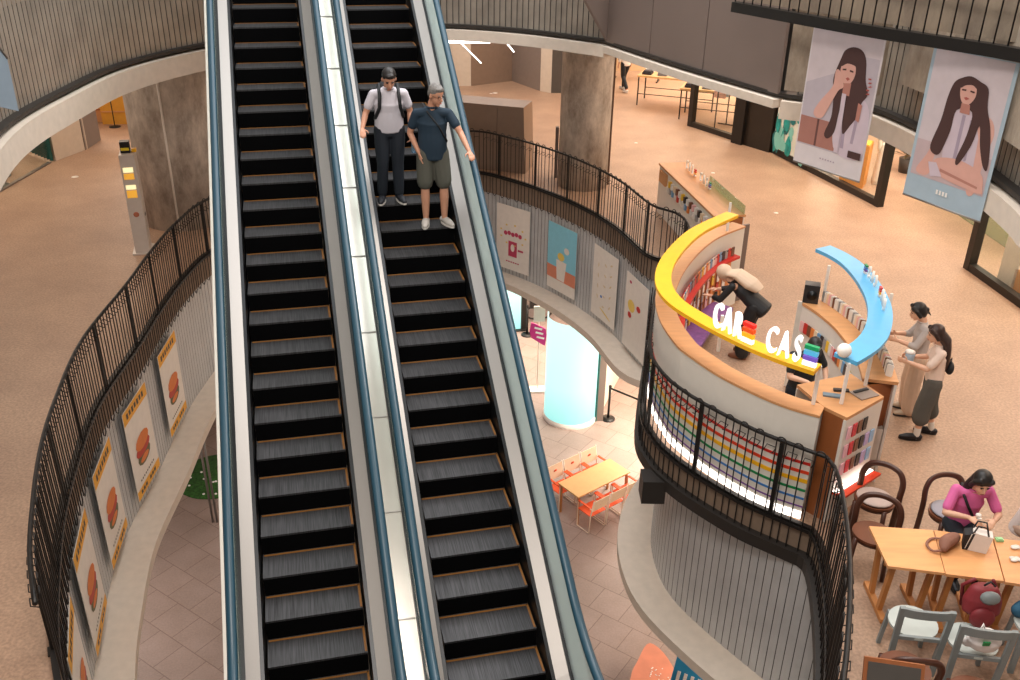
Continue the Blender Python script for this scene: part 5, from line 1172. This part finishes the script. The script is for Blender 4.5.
p = at(949, 547, TZ); t = thing('shoulder_bag', 'slouchy brown shoulder bag with looped strap lying between two tables', 'bag', (p.x, p.y, TZ+.002), .9)
m_bag = mat('taupe bag fabric', '8a5f4e', .8, var=.1); mb = MB().use(m_bag)
limb(mb, [(-.13, .02, .055), (-.05, .03, .07), (.06, .0, .065), (.13, -.02, .05)], [.04, .068, .066, .045]); remesh(mb.build('bag_body', t), .01, 3)
MB().use(m_bag).tube(crm([Vector(x) for x in ((-.14, .02, .04), (-.19, .10, .02), (-.12, .18, .015), (.0, .17, .015), (.05, .10, .02))], 5), .014, 6, flat=((0, 0, 1), .6)).build('strap', t)
for k, (u, v, lab) in enumerate(((1014, 548, 'crumpled white napkin on the right table, upper one'), (1016, 560, 'crumpled pinkish napkin on the right table, lower one'))):
    p = at(u, v, TZ); mb = MB().use(m_paper); random.seed(k)
    for j in range(5): mb.ball((random.uniform(-.04, .04), random.uniform(-.02, .02), .012), (.035, .025, .012), 8, 5)
    o = mb.build('napkin'); o.location = (p.x, p.y, TZ+.001); tag(o, lab, 'napkin')
p = at(999, 540.5, TZ); o = tag(MB().use(mat('mint plastic', '9fd49a', .5)).box((0, 0, .012), (.07, .05, .022)).box((0, 0, .026), (.05, .035, .008)).build('sauce_tub'), 'small mint green tub at the back of the right table', 'tub'); o.location = (p.x, p.y, TZ+.001)
p = at(971, 523, TZ); o = tag(MB().use(m_shw).box((0, 0, .0), (.03, .05, .02)).ball((0, .02, .02), (.03, .03, .02)).build('tissue'), 'white tissue in the hand of the woman in pink', 'tissue'); o.location = (p.x-.02, p.y-.14, TZ+.17)
# backpack and carrier bag on the grey chair
p = f0(975, 628, .5); t = thing('backpack', 'dark red backpack with grey pocket on the grey chair by the table', 'backpack', (p.x+.08, p.y+.12, .46), -.1)
m_bp2 = mat('dark red nylon', '7a1f26', .6, var=.2, scale=6); mb = MB().use(m_bp2); limb(mb, [(0, 0, .13), (0, .03, .25), (0, .05, .38)], [.17, .175, .12], flat=((0, 1, 0), .62), n=16); remesh(mb.build('main_body', t), .014, 3)
mb = MB().use(m_bp2); mb.ball((-.02, -.10, .14), (.115, .05, .11)); mb.build('front_pocket', t); MB().use(m_gc).ball((.02, -.055, .34), (.09, .05, .07)).build('grey_panel', t); MB().use(m_strap).tube([(-.05, -.02, .45), (0, -.02, .50), (.05, -.02, .45)], .01, 6).build('top_handle', t)
for q in (-1, 1): MB().use(m_bp2).tube([(q*.08, .1, .42), (q*.15, .15, .3), (q*.12, .13, .08)], .018, 6).build('strap', t)
p = f0(978, 648, .5); t = thing('carrier_bag', 'white plastic carrier bag with a green mark hanging on the grey chair back', 'bag', (p.x+.02, p.y-.02, .47), -.1)
mb = MB().use(mat('thin white plastic', 'e4dcd8', .45)); random.seed(3)
limb(mb, [(0, 0, .07), (0, 0, .15), (-.01, 0, .24)], [.12, .15, .09], flat=((0, 1, 0), .65), n=14)
for j in range(7): mb.ball((random.uniform(-.12, .12), random.uniform(-.06, .04), random.uniform(.04, .22)), (.06, .04, .05), 8, 6)
remesh(mb.build('bag_body', t), .012, 1); MB().use(m_green).box((-.03, -.105, .2), (.06, .012, .05), rz=.1, rx=.2).build('green_mark', t)
MB().use(mat('thin white plastic', 'e4dcd8', .45)).tube([(-.08, -.03, .25), (-.07, -.04, .36), (-.02, -.03, .25)], .012, 6).build('handle', t)
p = f0(1018, 612, .5); o = MB().use(mat('teal jacket', '2a5a74', .8)); limb(o, [(0, 0, .06), (.12, .03, .08), (.24, .0, .06)], [.07, .09, .07]); o = remesh(o.build('jacket'), .012, 3); o.location = (p.x, p.y, .46); tag(o, 'blue jacket bundle lying on a seat at the right picture edge', 'jacket')
grey_chair(f0(1040, 625, .45), -.2, 'grey chair at the right picture edge under the blue jacket')
# ================================================================== lower floor
LZ = -5.6
def lo(u, v, z=LZ): p = at(u, v, z); return Vector((p.x, p.y, z if z == LZ else z))
# glowing cylinder advertising screen
a, b, cmid = lo(546, 410), lo(594, 421), lo(569, 426)
cx = (a+b)/2; d = (b-a); Rr = d.length/2*1.02; n = Vector((d.y, -d.x, 0)).normalized()
t = thing('curved_screen', 'tall glowing pale cyan curved advertising screen on the lower floor', 'screen', tuple(Vector((cx.x, cx.y, LZ))), math.atan2(d.y, d.x))
m_scr = D.materials.new('lit cyan screen'); m_scr.use_nodes = True; nt = m_scr.node_tree; bs = nt.nodes['Principled BSDF']
tc = nt.nodes.new('ShaderNodeTexCoord'); sx_ = nt.nodes.new('ShaderNodeSeparateXYZ'); nt.links.new(tc.outputs['Object'], sx_.inputs[0]); rp = nt.nodes.new('ShaderNodeValToRGB'); mr = nt.nodes.new('ShaderNodeMapRange'); mr.inputs['From Min'].default_value = 0; mr.inputs['From Max'].default_value = 3
nt.links.new(sx_.outputs['Z'], mr.inputs['Value']); nt.links.new(mr.outputs[0], rp.inputs[0]); e = rp.color_ramp.elements; e[0].color = lin('8fdcd8'); e[1].color = lin('d8f4ee'); e2 = rp.color_ramp.elements.new(.35); e2.color = lin('c4f2ea')
nt.links.new(rp.outputs[0], bs.inputs['Emission Color']); bs.inputs['Emission Strength'].default_value = 1.12; bs.inputs['Base Color'].default_value = lin('608080')
MB().use(m_scr).lathe((0, 0, 0), [(Rr, .12), (Rr, 2.8)], 32, PI, 2*PI).build('display', t)
MB().use(m_white).lathe((0, 0, 0), [(Rr*1.03, 0), (Rr*1.03, .12), (Rr*.9, .13)], 32, PI, 2*PI).build('base', t)
MB().use(m_teal).box((Rr+.02, .05, 1.4), (.05, .12, 2.8)).build('edge_strip', t)
struct(MB().use(m_panel).box((b.x+.14, b.y+.1, -4.1), (.16, .2, 3.0)).build('trim_11'))
wl = MB().use(m_cream); wall_seg(wl, Vector((b.x+.22, b.y+.45, 0)), Vector((b.x+.9, b.y+2.4, 0)), LZ, -2.8); wall_seg(wl, Vector((b.x+.9, b.y+2.4, 0)), Vector((b.x+5.5, b.y+2.0, 0)), LZ, -2.8); struct(wl.build('wall_lower'))
area((b.x+1.8, b.y-1.2, -2.9), 1.6, 300, (1, .9, .76))
def stanchion(u, v, lab, h=.95, base=.17):
    p = lo(u, v); t = thing('barrier_stanchion', lab, 'stanchion', tuple(p)); MB().use(m_black).lathe((0, 0, 0), [(base, 0), (base, .03), (.03, .05)], 24).build('base', t); MB().use(m_black).tube([(0, 0, .03), (0, 0, h)], .03, 10).build('post', t); MB().use(m_black).lathe((0, 0, h), [(.035, -.08), (.035, 0), (.0, .02)], 12).build('belt_head', t); return p
stanchion(527, 335, 'black belt stanchion near the far lit screen on the lower floor'); p = stanchion(608, 419, 'black belt stanchion with belt, right of the curved screen')
q = lo(650, 437); o = tag(MB().use(m_black).bar(Vector((0, 0, .88)), (q-p)+Vector((0, 0, .88)), .006, .05).build('barrier_belt'), 'black belt stretched from the stanchion behind the kiosk railing', 'belt'); o.location = p
p = lo(537, 390); t = thing('sign_stand', 'magenta sign on a thin white stand left of the curved screen', 'sign', tuple(p), .1)
MB().use(m_white).box((0, 0, .02), (.42, .3, .04)).build('base', t); MB().use(m_white).tube([(0, 0, .03), (0, 0, 2.0)], .015, 8).build('pole', t)
m_mg = mat('magenta sign', 'd02482', .5); mb = MB().use(m_mg)
mb.slab3([(-.2, -.02, 1.55), (-.02, -.02, 1.42), (.16, -.02, 1.3), (.2, -.02, 1.6), (.17, -.02, 1.78), (-.05, -.02, 1.9), (-.2, -.02, 1.97), (-.24, -.02, 1.72)], (0, .03, 0)); mb.build('sign_panel', t)
for k in range(3): MB().use(white_l).box((-.02+.03*k, -.026, 1.8-.13*k), (.2, .006, .05), ry=.3).build('lettering', t)
MB().use(m_paper).box((.0, -.0, 2.2), (.28, .03, .42)).build('white_panel', t)
a = lo(512, 330); t = thing('lit_screen', 'small bright cyan screen at the far lower floor beside the escalator', 'screen', tuple(a), .2); MB().use(m_scr).box((0, 0, .9), (.5, .06, 1.8)).build('display', t); MB().use(m_black).box((.34, .0, .9), (.14, .12, 1.85)).build('side', t); MB().use(m_black).box((.05, .0, .02), (.7, .3, .04)).build('foot', t)
o = thing('bicycle_rack', 'dark equipment with round wheels behind the far stanchion', 'equipment', tuple(lo(533, 322)), .2)
for x in (0, .35): MB().use(m_black).tube([(x+.2*math.cos(a_), .02, .3+.2*math.sin(a_)) for a_ in [2*PI*k/16 for k in range(16)]], .03, 6, closed=True).build('wheel', o)
MB().use(m_black).box((.2, .04, .7), (.6, .1, .5)).build('body', o)
# folding table with six chairs
cz = LZ+.75; cor = [at(u, v, cz) for u, v in ((557.5, 483.5), (578, 498), (630, 472.5), (611, 456.5))]
c0 = sum(cor, Vector())/4; ex = (cor[2]-cor[1]); L = ex.length; ax_ = math.atan2(ex.y, ex.x); Wd = (cor[1]-cor[0]).length
t = thing('long_table', 'long pale wooden table on the lower floor between two rows of canvas chairs', 'table', (c0.x, c0.y, LZ), ax_)
MB().use(m_top).box((0, 0, .735), (L, Wd, .03)).build('tabletop', t)
for sx in (-1, 1):
    for sy_ in (-1, 1): MB().use(m_leg).box((sx*(L/2-.06), sy_*(Wd/2-.05), .36), (.035, .035, .72)).build('leg', t)
m_can = mat('cream canvas', 'ecd0b0', .8); m_cor = mat('orange canvas', 'e0521e', .7); m_cfr = mat('pale chair frame', 'e6d2bc', .5)
def dchair(loc, rz, label):
    t = thing('canvas_chair', label, 'chair', tuple(loc), rz, 'canvas chairs at the lower floor table')
    w, dp = .44, .38
    MB().use(m_cor).slab3([(-w/2, -dp/2, .44), (w/2, -dp/2, .44), (w/2, dp/2, .44), (-w/2, dp/2, .44)], (0, 0, .015)).build('seat', t)
    MB().use(m_can).slab3([(-w/2, -dp/2, .56), (w/2, -dp/2, .56), (w/2, -dp/2-.07, .86), (-w/2, -dp/2-.07, .86)], (0, -.012, 0)).build('backrest', t)
    MB().use(m_cor).lathe((0, 0, 0), [(.0, 0), (.045, 0), (.045, .004), (.0, .004)], 10).build('round_mark', t); q = [c for c in t.children if c.name.startswith('round_mark')][0]; q.rotation_euler = (PI/2-.23, 0, 0); q.location = (0, -dp/2-.03, .73)
    for s_ in (-1, 1):
        MB().use(m_cfr).tube([(s_*w/2, -dp/2-.08, .88), (s_*w/2, -dp/2, .45), (s_*w/2, -dp/2+.02, .02), (s_*w/2, dp/2, .02), (s_*w/2, dp/2, .64), (s_*w/2, -dp/2-.02, .64)], .013, 6).build('side_frame', t)
        MB().use(m_cor).box((s_*w/2, .0, .655), (.045, .34, .02)).build('armrest', t)
    return t
e = Vector((math.cos(ax_), math.sin(ax_), 0)); f = Vector((-e.y, e.x, 0)); nm = ('left', 'middle', 'right')
for k in range(3):
    for sd_ in (-1, 1):
        c = Vector((c0.x, c0.y, LZ))+e*((k-1)*L*.33)+f*sd_*(Wd/2+.16)
        dchair(c, ax_+(0 if sd_ < 0 else PI), ('%s canvas chair with orange seat on the ' % nm[k])+('near' if sd_ < 0 else 'far')+' side of the long table')
# green turf rug with flowers, pole
a = lo(216, 476); t = thing('turf_rug', 'round green turf rug dotted with white flowers, lower floor by the escalator', 'rug', tuple(a))
mb = MB().use(mat('green turf', '2f5a1e', .9, var=.5, scale=18, bump=1, bscale=80)); mb.lathe((0, 0, 0), [(0, .035), (.82, .03), (.86, 0)], 40); mb.build('turf', t); random.seed(5)
for k in range(16):
    an, rr = random.uniform(0, 6.28), random.uniform(.2, .78); MB().use(white_l).ball((rr*math.cos(an), rr*math.sin(an), .05), (.03, .03, .015), 8, 5).build('flower', t)
p = lo(213, 522); o = thing('support_pole', 'pair of thin grey poles rising beside the green turf rug', 'pole', tuple(p)); 
for x in (0, .09): MB().use(m_steel).tube([(x, 0, 0), (x-.02, .0, 2.9)], .025, 8).build('pole', o)
# coral patch and blue board at the lower edge
pts = [(650, 643), (637, 662), (631, 676), (632, 700), (690, 720), (672, 665)]
Q = [lo(u, v, LZ+.5) for u, v in pts]; o0 = Vector((Q[0].x, Q[0].y, LZ)); cc = crm([Vector((p.x, p.y, 0))-Vector((o0.x, o0.y, 0)) for p in Q], 5, closed=True)
t = thing('coral_table', 'coral pink rounded table top at the lower picture edge under the round ledge', 'table', tuple(o0)); MB().use(mat('coral top', 'dc8a6c', .5, var=.08, scale=4)).prism([(p.x, p.y) for p in cc], .46, .5).build('tabletop', t)
cm = sum(cc, Vector())/len(cc); MB().use(m_white).lathe((cm.x, cm.y, 0), [(.3, 0), (.3, .02), (.04, .04), (.04, .46)], 20).build('pedestal', t)
mb = MB().use(white_l); random.seed(8)
for k in range(26):
    mb.ball((cm.x+random.uniform(-.05, .3), cm.y+random.uniform(-.3, .2), .503), (.012, .012, .004), 6, 4)
mb.build('speckles', t)['kind'] = 'stuff'
p = lo(690, 684, LZ+.9); t = thing('blue_board', 'bright blue board with pale marks at the lower picture edge', 'board', (p.x, p.y, LZ), -.5); MB().use(mat('board blue', '2a9ad0', .5)).box((0.1, 0, .9), (.8, .05, .7), rx=-.6).build('panel', t)
for k in range(5): MB().use(white_l).box((-.2+.11*k, -.02, .95), (.05, .02, .2), rx=-.6).build('mark', t)
MB().use(m_black).box((.1, .05, .3), (.05, .05, .6)).build('post', t); MB().use(m_black).box((.1, .05, .015), (.5, .4, .03)).build('foot', t)
